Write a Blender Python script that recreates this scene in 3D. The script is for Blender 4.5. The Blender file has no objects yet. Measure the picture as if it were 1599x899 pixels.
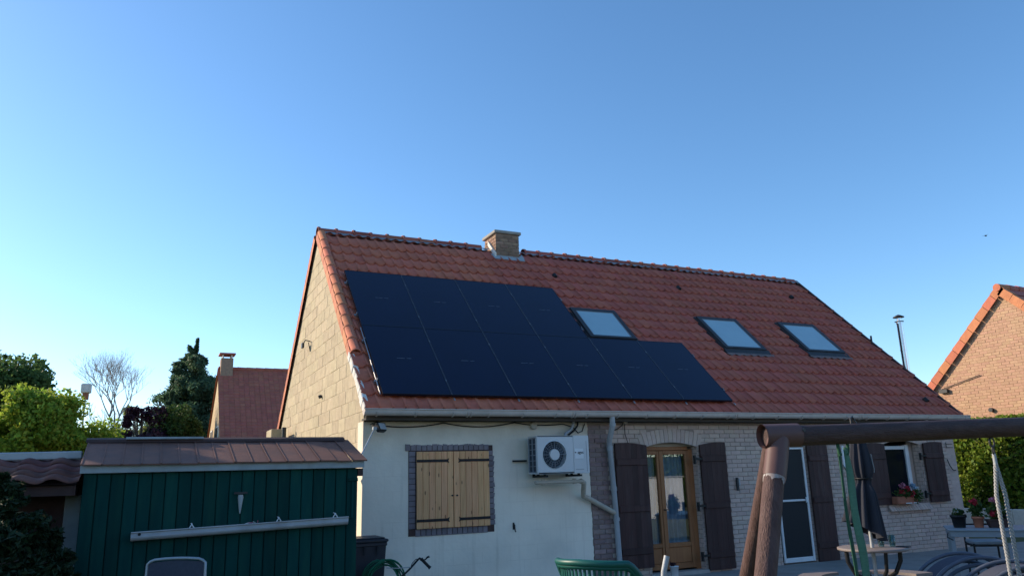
import bpy, math, random
import numpy as np
from mathutils import Vector, Matrix
R = math.radians
rng = random.Random(7)
nr = np.random.default_rng(11)
S = bpy.context.scene
col = S.collection

# ------------------------------------------------------------------ camera, sky, sun, exposure
def set_camera():
    cd = bpy.data.cameras.new('camera'); c = bpy.data.objects.new('camera', cd); col.objects.link(c)
    yaw, pitch, roll = R(25.5835), R(13.858), R(-1.693)
    fwd = Vector((math.sin(yaw)*math.cos(pitch), math.cos(yaw)*math.cos(pitch), math.sin(pitch)))
    right = Vector((math.cos(yaw), -math.sin(yaw), 0)); up = right.cross(fwd)
    r2 = math.cos(roll)*right + math.sin(roll)*up
    u2 = -math.sin(roll)*right + math.cos(roll)*up
    m = Matrix((r2, u2, -fwd)).transposed().to_4x4(); m.translation = Vector((-2.7917, -10.8328, 1.6049))
    c.matrix_world = m
    cd.sensor_fit = 'HORIZONTAL'; cd.sensor_width = 36; cd.lens = 27.02
    cd.clip_start = 0.05; cd.clip_end = 3000
    S.camera = c
set_camera()
SUN_DIR = Vector((-0.684, 0.616, 0.39)).normalized()
w = bpy.data.worlds.new('World'); S.world = w; w.use_nodes = True
wn = w.node_tree.nodes; wl = w.node_tree.links
sky = wn.new('ShaderNodeTexSky'); sky.sky_type = 'NISHITA'; sky.sun_disc = False
sky.sun_elevation = math.asin(SUN_DIR.z); sky.sun_rotation = math.atan2(SUN_DIR.x, SUN_DIR.y)
sky.air_density = 0.9; sky.dust_density = 0.4; sky.ozone_density = 3.2; sky.altitude = 50
sat = wn.new('ShaderNodeHueSaturation'); sat.inputs['Saturation'].default_value = 1.12; sat.inputs['Hue'].default_value = 0.497
wl.new(sky.outputs[0], sat.inputs['Color']); wl.new(sat.outputs[0], wn['Background'].inputs[0]); wn['Background'].inputs[1].default_value = 0.15
sd = bpy.data.lights.new('sun', 'SUN'); sd.energy = 3.6; sd.angle = R(0.5); sd.color = (1.0, 0.82, 0.60)
so = bpy.data.objects.new('sun', sd); col.objects.link(so)
so.rotation_euler = SUN_DIR.to_track_quat('Z', 'Y').to_euler()
S.view_settings.view_transform = 'Standard'; S.view_settings.look = 'None'
S.view_settings.exposure = 0.72; S.view_settings.gamma = 1

# ------------------------------------------------------------------ helpers
def tag(o, label=None, cat=None, group=None, kind=None):
    if label: o['label'] = label
    if cat: o['category'] = cat
    if group: o['group'] = group
    if kind: o['kind'] = kind
    return o
def thing(name, label, cat, loc=(0, 0, 0), rz=0.0, group=None):
    o = bpy.data.objects.new(name, None); col.objects.link(o)
    o.location = loc; o.rotation_euler = (0, 0, rz); o.empty_display_size = .2
    return tag(o, label, cat, group)
def link(name, me, parent=None, loc=None):
    o = bpy.data.objects.new(name, me); col.objects.link(o)
    if parent is not None: o.parent = parent
    if loc is not None: o.location = loc
    return o
def frame_of(d):
    d = Vector(d).normalized()
    a = Vector((0, 0, 1)) if abs(d.z) < .9 else Vector((1, 0, 0))
    u = d.cross(a).normalized(); return u, u.cross(d).normalized()
class MB:
    def __init__(s): s.v = []; s.f = []; s.mi = []; s.cur = 0; s.sm = []
    def add(s, vs, fs, smooth=False):
        b = len(s.v); s.v += [tuple(p) for p in vs]
        for f in fs: s.f.append(tuple(i+b for i in f)); s.mi.append(s.cur); s.sm.append(smooth)
        return s
    def box(s, x0, x1, y0, y1, z0, z1, M=None):
        vs = [Vector((x, y, z)) for x in (x0, x1) for y in (y0, y1) for z in (z0, z1)]
        if M: vs = [M @ p for p in vs]
        return s.add(vs, [(0, 1, 3, 2), (4, 6, 7, 5), (0, 4, 5, 1), (2, 3, 7, 6), (0, 2, 6, 4), (1, 5, 7, 3)])
    def cbox(s, x0, x1, y0, y1, z0, z1, b=.006, M=None):      # box with chamfered edges
        def ring(z, i):
            return [(x0+i+b, y0+i, z), (x1-i-b, y0+i, z), (x1-i, y0+i+b, z), (x1-i, y1-i-b, z), (x1-i-b, y1-i, z), (x0+i+b, y1-i, z), (x0+i, y1-i-b, z), (x0+i, y0+i+b, z)]
        vs = ring(z0, b)+ring(z0+b, 0)+ring(z1-b, 0)+ring(z1, b)
        if M: vs = [M @ Vector(p) for p in vs]
        fs = [tuple(range(7, -1, -1)), tuple(range(24, 32))]
        for k in range(3):
            for i in range(8): fs.append((k*8+i, k*8+(i+1) % 8, k*8+8+(i+1) % 8, k*8+8+i))
        return s.add(vs, fs)
    def tube(s, pts, r, n=8, caps=True, smooth=True):
        pts = [Vector(p) for p in pts]; rs = r if isinstance(r, (list, tuple)) else [r]*len(pts)
        vs = []; u = None
        for i, p in enumerate(pts):
            d = (pts[min(i+1, len(pts)-1)]-pts[max(i-1, 0)]).normalized()
            if u is None: u, v = frame_of(d)
            else:
                u = (u-d*u.dot(d)).normalized(); v = u.cross(d)
            for k in range(n):
                a = 2*math.pi*k/n; vs.append(p+(u*math.cos(a)+v*math.sin(a))*rs[i])
        fs = []
        for i in range(len(pts)-1):
            for k in range(n): fs.append((i*n+k, i*n+(k+1) % n, (i+1)*n+(k+1) % n, (i+1)*n+k))
        s.add(vs, fs, smooth)
        if caps:
            m = len(vs); s.add(vs[:n], [tuple(range(n-1, -1, -1))]); s.add(vs[-n:], [tuple(range(n))])
        return s
    def lathe(s, prof, c=(0, 0, 0), n=20, smooth=True):
        vs = []; fs = []
        for r, z in prof:
            for k in range(n):
                a = 2*math.pi*k/n; vs.append((c[0]+r*math.cos(a), c[1]+r*math.sin(a), c[2]+z))
        for i in range(len(prof)-1):
            for k in range(n): fs.append((i*n+k, i*n+(k+1) % n, (i+1)*n+(k+1) % n, (i+1)*n+k))
        s.add(vs, fs, smooth)
        s.add(vs[:n], [tuple(range(n-1, -1, -1))]); s.add(vs[-n:], [tuple(range(n))]); return s
    def prism(s, poly, axis, a, b):      # polygon in the two other axes, extruded along axis from a to b
        def P(p, t):
            return {'x': (t, p[0], p[1]), 'y': (p[0], t, p[1]), 'z': (p[0], p[1], t)}[axis]
        n = len(poly); vs = [P(p, a) for p in poly]+[P(p, b) for p in poly]
        fs = [tuple(range(n-1, -1, -1)), tuple(range(n, 2*n))]+[(i, (i+1) % n, n+(i+1) % n, n+i) for i in range(n)]
        return s.add(vs, fs)
    def mesh(s, name, mats):
        me = bpy.data.meshes.new(name); me.from_pydata(s.v, [], s.f); me.update()
        for m in (mats if isinstance(mats, (list, tuple)) else [mats]): me.materials.append(m)
        me.polygons.foreach_set('material_index', s.mi); me.polygons.foreach_set('use_smooth', s.sm)
        return me
    def obj(s, name, mats, parent=None, loc=None, recalc=True):
        me = s.mesh(name, mats)
        if recalc:
            import bmesh
            bm = bmesh.new(); bm.from_mesh(me); bmesh.ops.recalc_face_normals(bm, faces=bm.faces); bm.to_mesh(me); bm.free()
        return link(name, me, parent, loc)

# ------------------------------------------------------------------ materials
def mat(name, c, c2=None, rough=.8, scale=6, detail=6, stretch=(1, 1, 1), bump=.0, bscale=None, var=.0, hue=.0, metal=0., spec=.3, stain=None, trans=0., coat=0., bdist=.01, knots=None):
    m = bpy.data.materials.new(name); m.use_nodes = True; N = m.node_tree.nodes; Lk = m.node_tree.links
    b = N['Principled BSDF']; b.inputs['Roughness'].default_value = rough; b.inputs['Metallic'].default_value = metal
    b.inputs['Specular IOR Level'].default_value = spec
    if coat: b.inputs['Coat Weight'].default_value = coat
    tc = N.new('ShaderNodeTexCoord'); mp = N.new('ShaderNodeMapping'); mp.inputs['Scale'].default_value = stretch
    oi = N.new('ShaderNodeObjectInfo'); ge = N.new('ShaderNodeNewGeometry')
    rnd = N.new('ShaderNodeMath'); rnd.operation = 'ADD'; Lk.new(oi.outputs['Random'], rnd.inputs[0]); Lk.new(ge.outputs['Random Per Island'], rnd.inputs[1])
    fr = N.new('ShaderNodeMath'); fr.operation = 'FRACT'; Lk.new(rnd.outputs[0], fr.inputs[0])
    off = N.new('ShaderNodeVectorMath'); off.operation = 'MULTIPLY_ADD'
    Lk.new(tc.outputs['Object'], mp.inputs[0]); Lk.new(fr.outputs[0], off.inputs[0]); off.inputs[1].default_value = (17, 23, 31) if var else (0, 0, 0)
    Lk.new(mp.outputs[0], off.inputs[2])
    nz = N.new('ShaderNodeTexNoise'); nz.inputs['Scale'].default_value = scale; nz.inputs['Detail'].default_value = detail; nz.inputs['Roughness'].default_value = .65
    Lk.new(off.outputs[0], nz.inputs['Vector'])
    mx = N.new('ShaderNodeMix'); mx.data_type = 'RGBA'
    cr = N.new('ShaderNodeMapRange'); cr.inputs[1].default_value = .3; cr.inputs[2].default_value = .7
    Lk.new(nz.outputs[0], cr.inputs[0]); Lk.new(cr.outputs[0], mx.inputs[0])
    c2 = c2 or tuple(x*.75 for x in c)
    mx.inputs[6].default_value = (*c, 1); mx.inputs[7].default_value = (*c2, 1)
    out = mx.outputs[2]
    if stain:
        sc_, sca, st, amt = stain
        n2 = N.new('ShaderNodeTexNoise'); n2.inputs['Scale'].default_value = sca; n2.inputs['Detail'].default_value = 8
        mp2 = N.new('ShaderNodeMapping'); mp2.inputs['Scale'].default_value = st; Lk.new(tc.outputs['Object'], mp2.inputs[0]); Lk.new(mp2.outputs[0], n2.inputs['Vector'])
        r2 = N.new('ShaderNodeMapRange'); r2.inputs[1].default_value = .48; r2.inputs[2].default_value = .78; r2.inputs[4].default_value = amt
        Lk.new(n2.outputs[0], r2.inputs[0])
        m2 = N.new('ShaderNodeMix'); m2.data_type = 'RGBA'; Lk.new(r2.outputs[0], m2.inputs[0]); Lk.new(out, m2.inputs[6]); m2.inputs[7].default_value = (*sc_, 1); out = m2.outputs[2]
    if knots:
        mk = N.new('ShaderNodeMapping'); mk.inputs['Scale'].default_value = (9, 2, 5.2); Lk.new(off.outputs[0], mk.inputs[0])
        mk.inputs['Scale'].default_value = (.9, .2, 6.5)
        vo = N.new('ShaderNodeTexVoronoi'); vo.inputs['Scale'].default_value = 1.0; Lk.new(mk.outputs[0], vo.inputs['Vector'])
        kr = N.new('ShaderNodeMapRange'); kr.inputs[1].default_value = .10; kr.inputs[2].default_value = .16; kr.inputs[3].default_value = .9; kr.inputs[4].default_value = 0.
        Lk.new(vo.outputs['Distance'], kr.inputs[0])
        m3 = N.new('ShaderNodeMix'); m3.data_type = 'RGBA'; Lk.new(kr.outputs[0], m3.inputs[0]); Lk.new(out, m3.inputs[6]); m3.inputs[7].default_value = (*knots, 1); out = m3.outputs[2]
    if var or hue:
        hs = N.new('ShaderNodeHueSaturation')
        vr = N.new('ShaderNodeMapRange'); vr.inputs[3].default_value = 1-var; vr.inputs[4].default_value = 1+var; Lk.new(fr.outputs[0], vr.inputs[0]); Lk.new(vr.outputs[0], hs.inputs['Value'])
        if hue:
            h2 = N.new('ShaderNodeMath'); h2.operation = 'MULTIPLY'; h2.inputs[1].default_value = 7.31; Lk.new(fr.outputs[0], h2.inputs[0])
            h3 = N.new('ShaderNodeMath'); h3.operation = 'FRACT'; Lk.new(h2.outputs[0], h3.inputs[0])
            hr = N.new('ShaderNodeMapRange'); hr.inputs[3].default_value = .5-hue; hr.inputs[4].default_value = .5+hue; Lk.new(h3.outputs[0], hr.inputs[0]); Lk.new(hr.outputs[0], hs.inputs['Hue'])
        Lk.new(out, hs.inputs['Color']); out = hs.outputs[0]
    Lk.new(out, b.inputs['Base Color'])
    if bump:
        bn = N.new('ShaderNodeTexNoise'); bn.inputs['Scale'].default_value = bscale or scale*4; bn.inputs['Detail'].default_value = 5; Lk.new(off.outputs[0], bn.inputs['Vector'])
        bp = N.new('ShaderNodeBump'); bp.inputs['Strength'].default_value = bump; bp.inputs['Distance'].default_value = bdist; Lk.new(bn.outputs[0], bp.inputs['Height']); Lk.new(bp.outputs[0], b.inputs['Normal'])
    if trans:
        tr = N.new('ShaderNodeBsdfTranslucent'); Lk.new(out, tr.inputs[0]); ms = N.new('ShaderNodeMixShader'); ms.inputs[0].default_value = trans
        Lk.new(b.outputs[0], ms.inputs[1]); Lk.new(tr.outputs[0], ms.inputs[2]); Lk.new(ms.outputs[0], N['Material Output'].inputs[0])
    return m
def glass_mat(name, tint=(.9, .95, 1), refl=.16, k=.7):
    m = bpy.data.materials.new(name); m.use_nodes = True; N = m.node_tree.nodes; Lk = m.node_tree.links
    N.remove(N['Principled BSDF'])
    g = N.new('ShaderNodeBsdfGlossy'); g.inputs['Roughness'].default_value = .01
    t = N.new('ShaderNodeBsdfTransparent'); t.inputs[0].default_value = (*tint, 1)
    lw = N.new('ShaderNodeLayerWeight'); lw.inputs[0].default_value = .35
    ml = N.new('ShaderNodeMath'); ml.operation = 'MULTIPLY_ADD'; ml.inputs[1].default_value = k; ml.inputs[2].default_value = refl; Lk.new(lw.outputs['Fresnel'], ml.inputs[0])
    mi = N.new('ShaderNodeMixShader'); Lk.new(ml.outputs[0], mi.inputs[0]); Lk.new(t.outputs[0], mi.inputs[1]); Lk.new(g.outputs[0], mi.inputs[2])
    Lk.new(mi.outputs[0], N['Material Output'].inputs[0]); return m

M = {}
M['tile_new'] = mat('tile_new', (.53, .172, .112), (.43, .138, .094), rough=.75, scale=9, bump=.25, var=.08, hue=.004, stain=((.27, .11, .085), 1.6, (1, 1, 1), .4))
M['tile_old'] = mat('tile_old', (.46, .138, .10), (.375, .115, .086), rough=.72, scale=9, bump=.25, var=.08, hue=.005, stain=((.28, .115, .10), 1.4, (1, 1, 1), .4))
M['tile_ridge'] = mat('tile_ridge', (.40, .115, .075), (.24, .085, .065), rough=.75, scale=7, bump=.3, var=.2, hue=.01)
M['tile_verge'] = mat('tile_verge', (.56, .20, .10), (.44, .15, .08), rough=.75, scale=7, bump=.3, var=.12, hue=.01)
M['zinc'] = mat('zinc', (.30, .33, .36), (.19, .21, .235), rough=.5, metal=.3, scale=4, bump=.1)
M['skirt'] = mat('skirt', (.22, .17, .16), (.16, .12, .115), rough=.7, scale=5)
M['foam'] = mat('foam', (.75, .74, .70), (.55, .53, .48), rough=.9, scale=12, bump=.6)
M['block'] = mat('block', (.52, .435, .30), (.39, .325, .225), rough=.95, scale=7, bump=.9, bscale=60, var=.08, hue=.006, stain=((.30, .26, .18), 1.2, (1, 1, 1), .55), bdist=.004)
M['block_mortar'] = mat('block_mortar', (.49, .415, .295), rough=.95, scale=20, bump=.4)
M['render'] = mat('render', (.90, .81, .68), (.84, .75, .62), rough=.9, scale=1.6, bump=.35, bscale=16, stain=((.55, .50, .43), 1.1, (1, 1, 1), .5), bdist=.012)
def joints(m):
    N = m.node_tree.nodes; Lk = m.node_tree.links; b = N['Principled BSDF']
    tc = N.new('ShaderNodeTexCoord'); mp = N.new('ShaderNodeMapping'); mp.inputs['Rotation'].default_value = (R(90), 0, 0); Lk.new(tc.outputs['Object'], mp.inputs[0])
    nz = N.new('ShaderNodeTexNoise'); nz.inputs['Scale'].default_value = 4; Lk.new(tc.outputs['Object'], nz.inputs['Vector'])
    ad = N.new('ShaderNodeVectorMath'); ad.operation = 'MULTIPLY_ADD'; ad.inputs[1].default_value = (.02, .02, .02); Lk.new(nz.outputs['Color'], ad.inputs[0]); Lk.new(mp.outputs[0], ad.inputs[2])
    br = N.new('ShaderNodeTexBrick'); br.inputs['Scale'].default_value = 1; br.inputs['Mortar Size'].default_value = .006; br.inputs['Mortar Smooth'].default_value = .5; br.inputs['Brick Width'].default_value = .45; br.inputs['Row Height'].default_value = .208
    Lk.new(ad.outputs[0], br.inputs['Vector'])
    n2 = N.new('ShaderNodeTexNoise'); n2.inputs['Scale'].default_value = 1.3; Lk.new(tc.outputs['Object'], n2.inputs['Vector'])
    mr = N.new('ShaderNodeMapRange'); mr.inputs[1].default_value = .42; mr.inputs[2].default_value = .62; mr.inputs[4].default_value = .17; Lk.new(n2.outputs[0], mr.inputs[0])
    mu = N.new('ShaderNodeMath'); mu.operation = 'MULTIPLY'; Lk.new(br.outputs['Fac'], mu.inputs[0]); Lk.new(mr.outputs[0], mu.inputs[1])
    mp3 = N.new('ShaderNodeMapping'); mp3.inputs['Scale'].default_value = (7, 1, .45); Lk.new(tc.outputs['Object'], mp3.inputs[0])
    n3 = N.new('ShaderNodeTexNoise'); n3.inputs['Scale'].default_value = 1.6; n3.inputs['Detail'].default_value = 6; Lk.new(mp3.outputs[0], n3.inputs['Vector'])
    r3 = N.new('ShaderNodeMapRange'); r3.inputs[1].default_value = .56; r3.inputs[2].default_value = .8; r3.inputs[4].default_value = .4; Lk.new(n3.outputs[0], r3.inputs[0])
    mxm = N.new('ShaderNodeMath'); mxm.operation = 'MAXIMUM'; Lk.new(mu.outputs[0], mxm.inputs[0]); Lk.new(r3.outputs[0], mxm.inputs[1])
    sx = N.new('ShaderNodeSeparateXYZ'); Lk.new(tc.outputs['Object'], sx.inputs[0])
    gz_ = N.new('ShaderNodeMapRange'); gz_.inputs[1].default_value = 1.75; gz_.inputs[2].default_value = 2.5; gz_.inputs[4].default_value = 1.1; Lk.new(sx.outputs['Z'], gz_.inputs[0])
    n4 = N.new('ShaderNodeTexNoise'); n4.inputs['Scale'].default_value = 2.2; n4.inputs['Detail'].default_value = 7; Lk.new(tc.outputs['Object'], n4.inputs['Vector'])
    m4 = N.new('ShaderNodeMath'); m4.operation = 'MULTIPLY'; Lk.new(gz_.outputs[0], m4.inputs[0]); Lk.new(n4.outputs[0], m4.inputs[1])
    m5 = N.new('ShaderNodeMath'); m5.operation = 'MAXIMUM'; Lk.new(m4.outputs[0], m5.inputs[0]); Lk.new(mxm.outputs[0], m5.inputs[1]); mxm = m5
    src = b.inputs['Base Color'].links[0].from_socket
    mx = N.new('ShaderNodeMix'); mx.data_type = 'RGBA'; Lk.new(mxm.outputs[0], mx.inputs[0]); Lk.new(src, mx.inputs[6]); mx.inputs[7].default_value = (.47, .39, .29, 1); Lk.new(mx.outputs[2], b.inputs['Base Color'])
joints(M['render'])
M['brick_paint'] = mat('brick_paint', (.62, .475, .40), (.52, .395, .335), rough=.85, scale=9, bump=.4, var=.09, hue=.010, stain=((.36, .27, .245), 2.5, (1, 1, 1), .5))
M['brick_bare'] = mat('brick_bare', (.34, .245, .225), (.235, .165, .155), rough=.9, scale=9, bump=.5, var=.16, hue=.015)
M['mortar'] = mat('mortar', (.40, .31, .265), (.29, .225, .19), rough=.95, scale=20, bump=.3)
M['brick_surround'] = mat('brick_surround', (.26, .22, .235), (.18, .155, .17), rough=.9, scale=9, bump=.4, var=.15)
M['brick_chimney'] = mat('brick_chimney', (.34, .22, .15), (.21, .14, .105), rough=.95, scale=10, bump=.5, var=.28, hue=.012)
M['brick_orange'] = mat('brick_orange', (.51, .32, .21), (.43, .265, .175), rough=.92, scale=8, bump=.3, var=.07, hue=.010)
M['mortar_light'] = mat('mortar_light', (.48, .30, .19), rough=.95, scale=20)
M['concrete'] = mat('concrete', (.42, .41, .38), (.32, .31, .29), rough=.9, scale=6, bump=.3)
M['cap'] = mat('cap', (.36, .345, .31), (.27, .26, .235), rough=.9, scale=6, bump=.3)
M['white_cement'] = mat('white_cement', (.80, .76, .68), (.62, .58, .52), rough=.9, scale=10, bump=.3)
M['panel'] = mat('panel', (.002, .006, .028), (.0016, .005, .023), rough=.12, scale=2, spec=.36, bump=.0)
M['panel_frame'] = mat('panel_frame', (.006, .009, .02), rough=.3, spec=.4)
M['panel_mark'] = mat('panel_mark', (.15, .17, .21), rough=.4)
M['joint'] = mat('joint', (.17, .19, .24), rough=.5)
M['alu'] = mat('alu', (.42, .42, .43), rough=.45, metal=.7, scale=30)
M['steel'] = mat('steel', (.72, .74, .76), (.6, .62, .64), rough=.22, metal=1., scale=5)
M['dark_metal'] = mat('dark_metal', (.028, .030, .033), (.045, .046, .05), rough=.45, scale=8)
M['blind'] = mat('blind', (.34, .50, .55), (.27, .41, .46), rough=.08, scale=.9, spec=.6)
M['glass_roof'] = glass_mat('glass_roof', (.97, .99, 1), .20)
M['glass'] = glass_mat('glass', (.94, .97, .98), .10, .5)
M['glass_dark'] = mat('glass_dark', (.010, .013, .020), rough=.06, spec=.12)
M['gutter'] = mat('gutter', (.56, .485, .43), (.47, .405, .36), rough=.55, scale=5, stain=((.34, .30, .26), 3, (1, 1, 1), .5))
M['pvc'] = mat('pvc', (.44, .45, .46), (.36, .36, .37), rough=.5, scale=5, stain=((.24, .22, .2), 4, (1, 1, .4), .5))
M['pvc_beige'] = mat('pvc_beige', (.50, .43, .34), (.42, .36, .29), rough=.6, scale=5)
M['ac_white'] = mat('ac_white', (.62, .63, .63), (.56, .57, .58), rough=.4, scale=2, spec=.45)
M['ac_dark'] = mat('ac_dark', (.035, .045, .065), (.05, .06, .08), rough=.5, scale=10)
M['ac_grille'] = mat('ac_grille', (.27, .30, .34), rough=.45)
M['black'] = mat('black', (.012, .012, .013), (.02, .02, .02), rough=.5)
M['soffit'] = mat('soffit', (.10, .085, .07), (.06, .05, .045), rough=.8, scale=5, stretch=(.2, 1, 1))
M['pine'] = mat('pine', (.88, .46, .235), (.62, .29, .125), rough=.6, scale=3.5, detail=10, stretch=(14, 14, .7), bump=.12, var=.09, hue=.008, knots=(.22, .10, .04))
M['oak'] = mat('oak', (.37, .155, .06), (.27, .105, .04), rough=.5, scale=3, detail=8, stretch=(8, 8, .7), bump=.1, var=.08)
M['shutter'] = mat('shutter', (.066, .029, .026), (.046, .020, .019), rough=.6, scale=3, detail=8, stretch=(9, 9, .5), bump=.25, var=.2, stain=((.10, .065, .06), 3, (3, 3, .6), .5))
M['white_paint'] = mat('white_paint', (.78, .79, .80), (.66, .67, .68), rough=.45, scale=4)
M['screen'] = mat('screen', (.010, .012, .016), (.016, .018, .022), rough=.6, scale=60)
M['curtain'] = mat('curtain', (.55, .62, .66), (.40, .48, .54), rough=.9, scale=4, stretch=(6, 6, .3), trans=.2)
M['curtain_blue'] = mat('curtain_blue', (.26, .36, .46), (.18, .27, .36), rough=.9, scale=4, stretch=(6, 6, .3))
M['interior'] = mat('interior', (.18, .16, .14), rough=.9)
M['shed_green'] = mat('shed_green', (.003, .052, .046), (.002, .039, .036), rough=.7, spec=.12, scale=3, stretch=(3, 3, .5), bump=.12, var=.2, stain=((.014, .078, .055), 2.2, (4, 4, .5), .7))
M['shed_roof'] = mat('shed_roof', (.20, .095, .068), (.14, .072, .056), rough=.75, scale=5, stretch=(1, 1, 1), bump=.25, var=.10, stain=((.10, .07, .065), 4, (1, 1, 1), .5))
M['dark_brown'] = mat('dark_brown', (.075, .042, .038), (.05, .03, .028), rough=.7, scale=5, bump=.2)
M['fascia'] = mat('fascia', (.36, .41, .43), (.28, .32, .34), rough=.7, scale=4, stain=((.2, .2, .18), 5, (1, 1, 1), .6))
M['roman'] = mat('roman', (.19, .08, .068), (.12, .055, .05), rough=.75, scale=8, bump=.35, var=.2, hue=.012, stain=((.24, .17, .155), 4, (1, 1, 1), .5))
M['pale_metal'] = mat('pale_metal', (.45, .46, .46), (.33, .35, .36), rough=.55, metal=.1, scale=3)
M['log'] = mat('log', (.115, .063, .055), (.062, .034, .03), rough=.7, scale=4, detail=9, stretch=(9, 9, .6), bump=.8, bscale=12, stain=((.17, .11, .10), 4, (5, 5, .6), .5), bdist=.010)
M['log_x'] = mat('log_x', (.075, .042, .038), (.045, .026, .024), rough=.6, scale=4, detail=9, stretch=(.6, 9, 9), bump=.8, bscale=12, stain=((.12, .08, .075), 4, (.6, 5, 5), .5), bdist=.010)
M['sleeve'] = mat('sleeve', (.14, .075, .066), (.115, .062, .055), rough=.5, scale=5, bump=.08)
M['chip'] = mat('chip', (.48, .45, .43), (.22, .16, .15), rough=.8, scale=14)
M['strap'] = mat('strap', (.10, .235, .165), (.075, .185, .125), rough=.8, scale=20, bump=.3, stretch=(1, 1, 4))
M['strap_dark'] = mat('strap_dark', (.03, .11, .065), (.02, .08, .045), rough=.8, scale=20, bump=.3)
M['rope'] = mat('rope', (.46, .46, .45), (.33, .33, .33), rough=.9, scale=60, bump=.5)
M['green_plastic'] = mat('green_plastic', (.007, .105, .085), (.006, .085, .07), rough=.45, scale=4, spec=.4)
M['hose'] = mat('hose', (.006, .15, .075), (.005, .11, .055), rough=.35, scale=10)
M['bin'] = mat('bin', (.045, .048, .058), (.035, .037, .046), rough=.5, scale=5, bump=.05)
M['red'] = mat('red', (.33, .035, .025), rough=.5)
M['navy'] = mat('navy', (.028, .031, .043), (.019, .021, .031), rough=.85, scale=5, bump=.3, stretch=(4, 4, .5))
M['table_top'] = mat('table_top', (.25, .21, .195), (.19, .16, .15), rough=.6, scale=8, stretch=(.5, 6, 6))
M['grey_table'] = mat('grey_table', (.25, .29, .32), (.21, .245, .265), rough=.5, scale=4)
M['grey_tube'] = mat('grey_tube', (.095, .11, .145), (.075, .09, .12), rough=.4, scale=4)
M['grey_fabric'] = mat('grey_fabric', (.065, .072, .10), (.05, .057, .082), rough=.8, scale=40, bump=.2)
M['frame_light'] = mat('frame_light', (.36, .40, .43), (.30, .34, .37), rough=.35, metal=.3)
M['purple'] = mat('purple', (.34, .20, .42), (.26, .15, .34), rough=.9)
M['terracotta'] = mat('terracotta', (.42, .16, .095), (.33, .12, .07), rough=.85, scale=8)
M['turquoise'] = glass_mat('turquoise', (.66, .88, .88), .05)
M['paving'] = mat('paving', (.34, .325, .30), (.26, .25, .235), rough=.9, scale=3, bump=.3, stain=((.17, .16, .15), 1.3, (1, 1, 1), .6))
M['grass'] = mat('grass', (.12, .125, .055), (.085, .10, .04), rough=.95, scale=3, bump=.6, bscale=60)
M['house2_roof'] = mat('house2_roof', (.42, .135, .085), (.34, .11, .075), rough=.8, scale=5, bump=.2, var=.09, hue=.006)
M['plaster_y'] = mat('plaster_y', (.55, .42, .26), (.48, .36, .22), rough=.9, scale=4)
M['bark'] = mat('bark', (.10, .075, .055), (.06, .045, .035), rough=.95, scale=8, stretch=(3, 3, .5), bump=.6)
M['bark_pale'] = mat('bark_pale', (.42, .37, .32), (.3, .265, .23), rough=.95, scale=8, bump=.4)
def leaf(name, c, c2, var=.3, hue=.02, trans=.3): return mat(name, c, c2, rough=.6, scale=.7, var=var, hue=hue, trans=trans, spec=.25)
M['leaf_dark'] = leaf('leaf_dark', (.11, .18, .05), (.07, .13, .038), trans=.5)
M['leaf_bright'] = leaf('leaf_bright', (.36, .43, .055), (.20, .32, .04), hue=.03, trans=.55)
M['leaf_mid'] = leaf('leaf_mid', (.075, .13, .032), (.05, .095, .026), trans=.4)
M['leaf_pale'] = leaf('leaf_pale', (.26, .29, .08), (.18, .23, .06), trans=.5)
M['leaf_purple'] = leaf('leaf_purple', (.060, .022, .036), (.035, .016, .026))
M['leaf_fir'] = leaf('leaf_fir', (.10, .17, .085), (.065, .125, .07), trans=.45)
M['leaf_hedge'] = leaf('leaf_hedge', (.20, .27, .028), (.12, .19, .022), hue=.03, trans=.35)
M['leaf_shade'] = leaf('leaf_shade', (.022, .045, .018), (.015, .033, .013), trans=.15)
M['pink'] = mat('pink', (.62, .22, .30), rough=.8, var=.2)
M['petal_red'] = mat('petal_red', (.48, .03, .05), rough=.8, var=.2)
M['petal_violet'] = mat('petal_violet', (.10, .03, .28), rough=.8, var=.2)
M['petal_white'] = mat('petal_white', (.7, .7, .66), rough=.8, var=.1)
M['petal_blue'] = mat('petal_blue', (.30, .45, .60), rough=.8, var=.1)

# ------------------------------------------------------------------ piece fields (bricks, blocks, tiles): 300 largest as parts, the rest one mesh
CAM = np.array((-2.7917, -10.8328, 1.6049))
FW = np.array((.41926, .87570, .23952)); RT = np.array((.90462, -.42526, -.02868))
UPV = np.cross(RT, FW)
def in_view(p, m=1.05):
    q = np.array(p)-CAM; d = q@FW
    if d < .2: return False
    return abs(q@RT/d*2*27.02/36) < m and abs(q@UPV/d*2*27.02/36) < m*.5625
def clip_poly(poly, a, b, c):        # keep a*u+b*v<=c
    out = []
    for i in range(len(poly)):
        p, q = poly[i], poly[(i+1) % len(poly)]
        dp, dq = a*p[0]+b*p[1]-c, a*q[0]+b*q[1]-c
        if dp <= 0: out.append(p)
        if (dp < 0 < dq) or (dq < 0 < dp):
            t = dp/(dp-dq); out.append((p[0]+(q[0]-p[0])*t, p[1]+(q[1]-p[1])*t))
    return out
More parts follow.
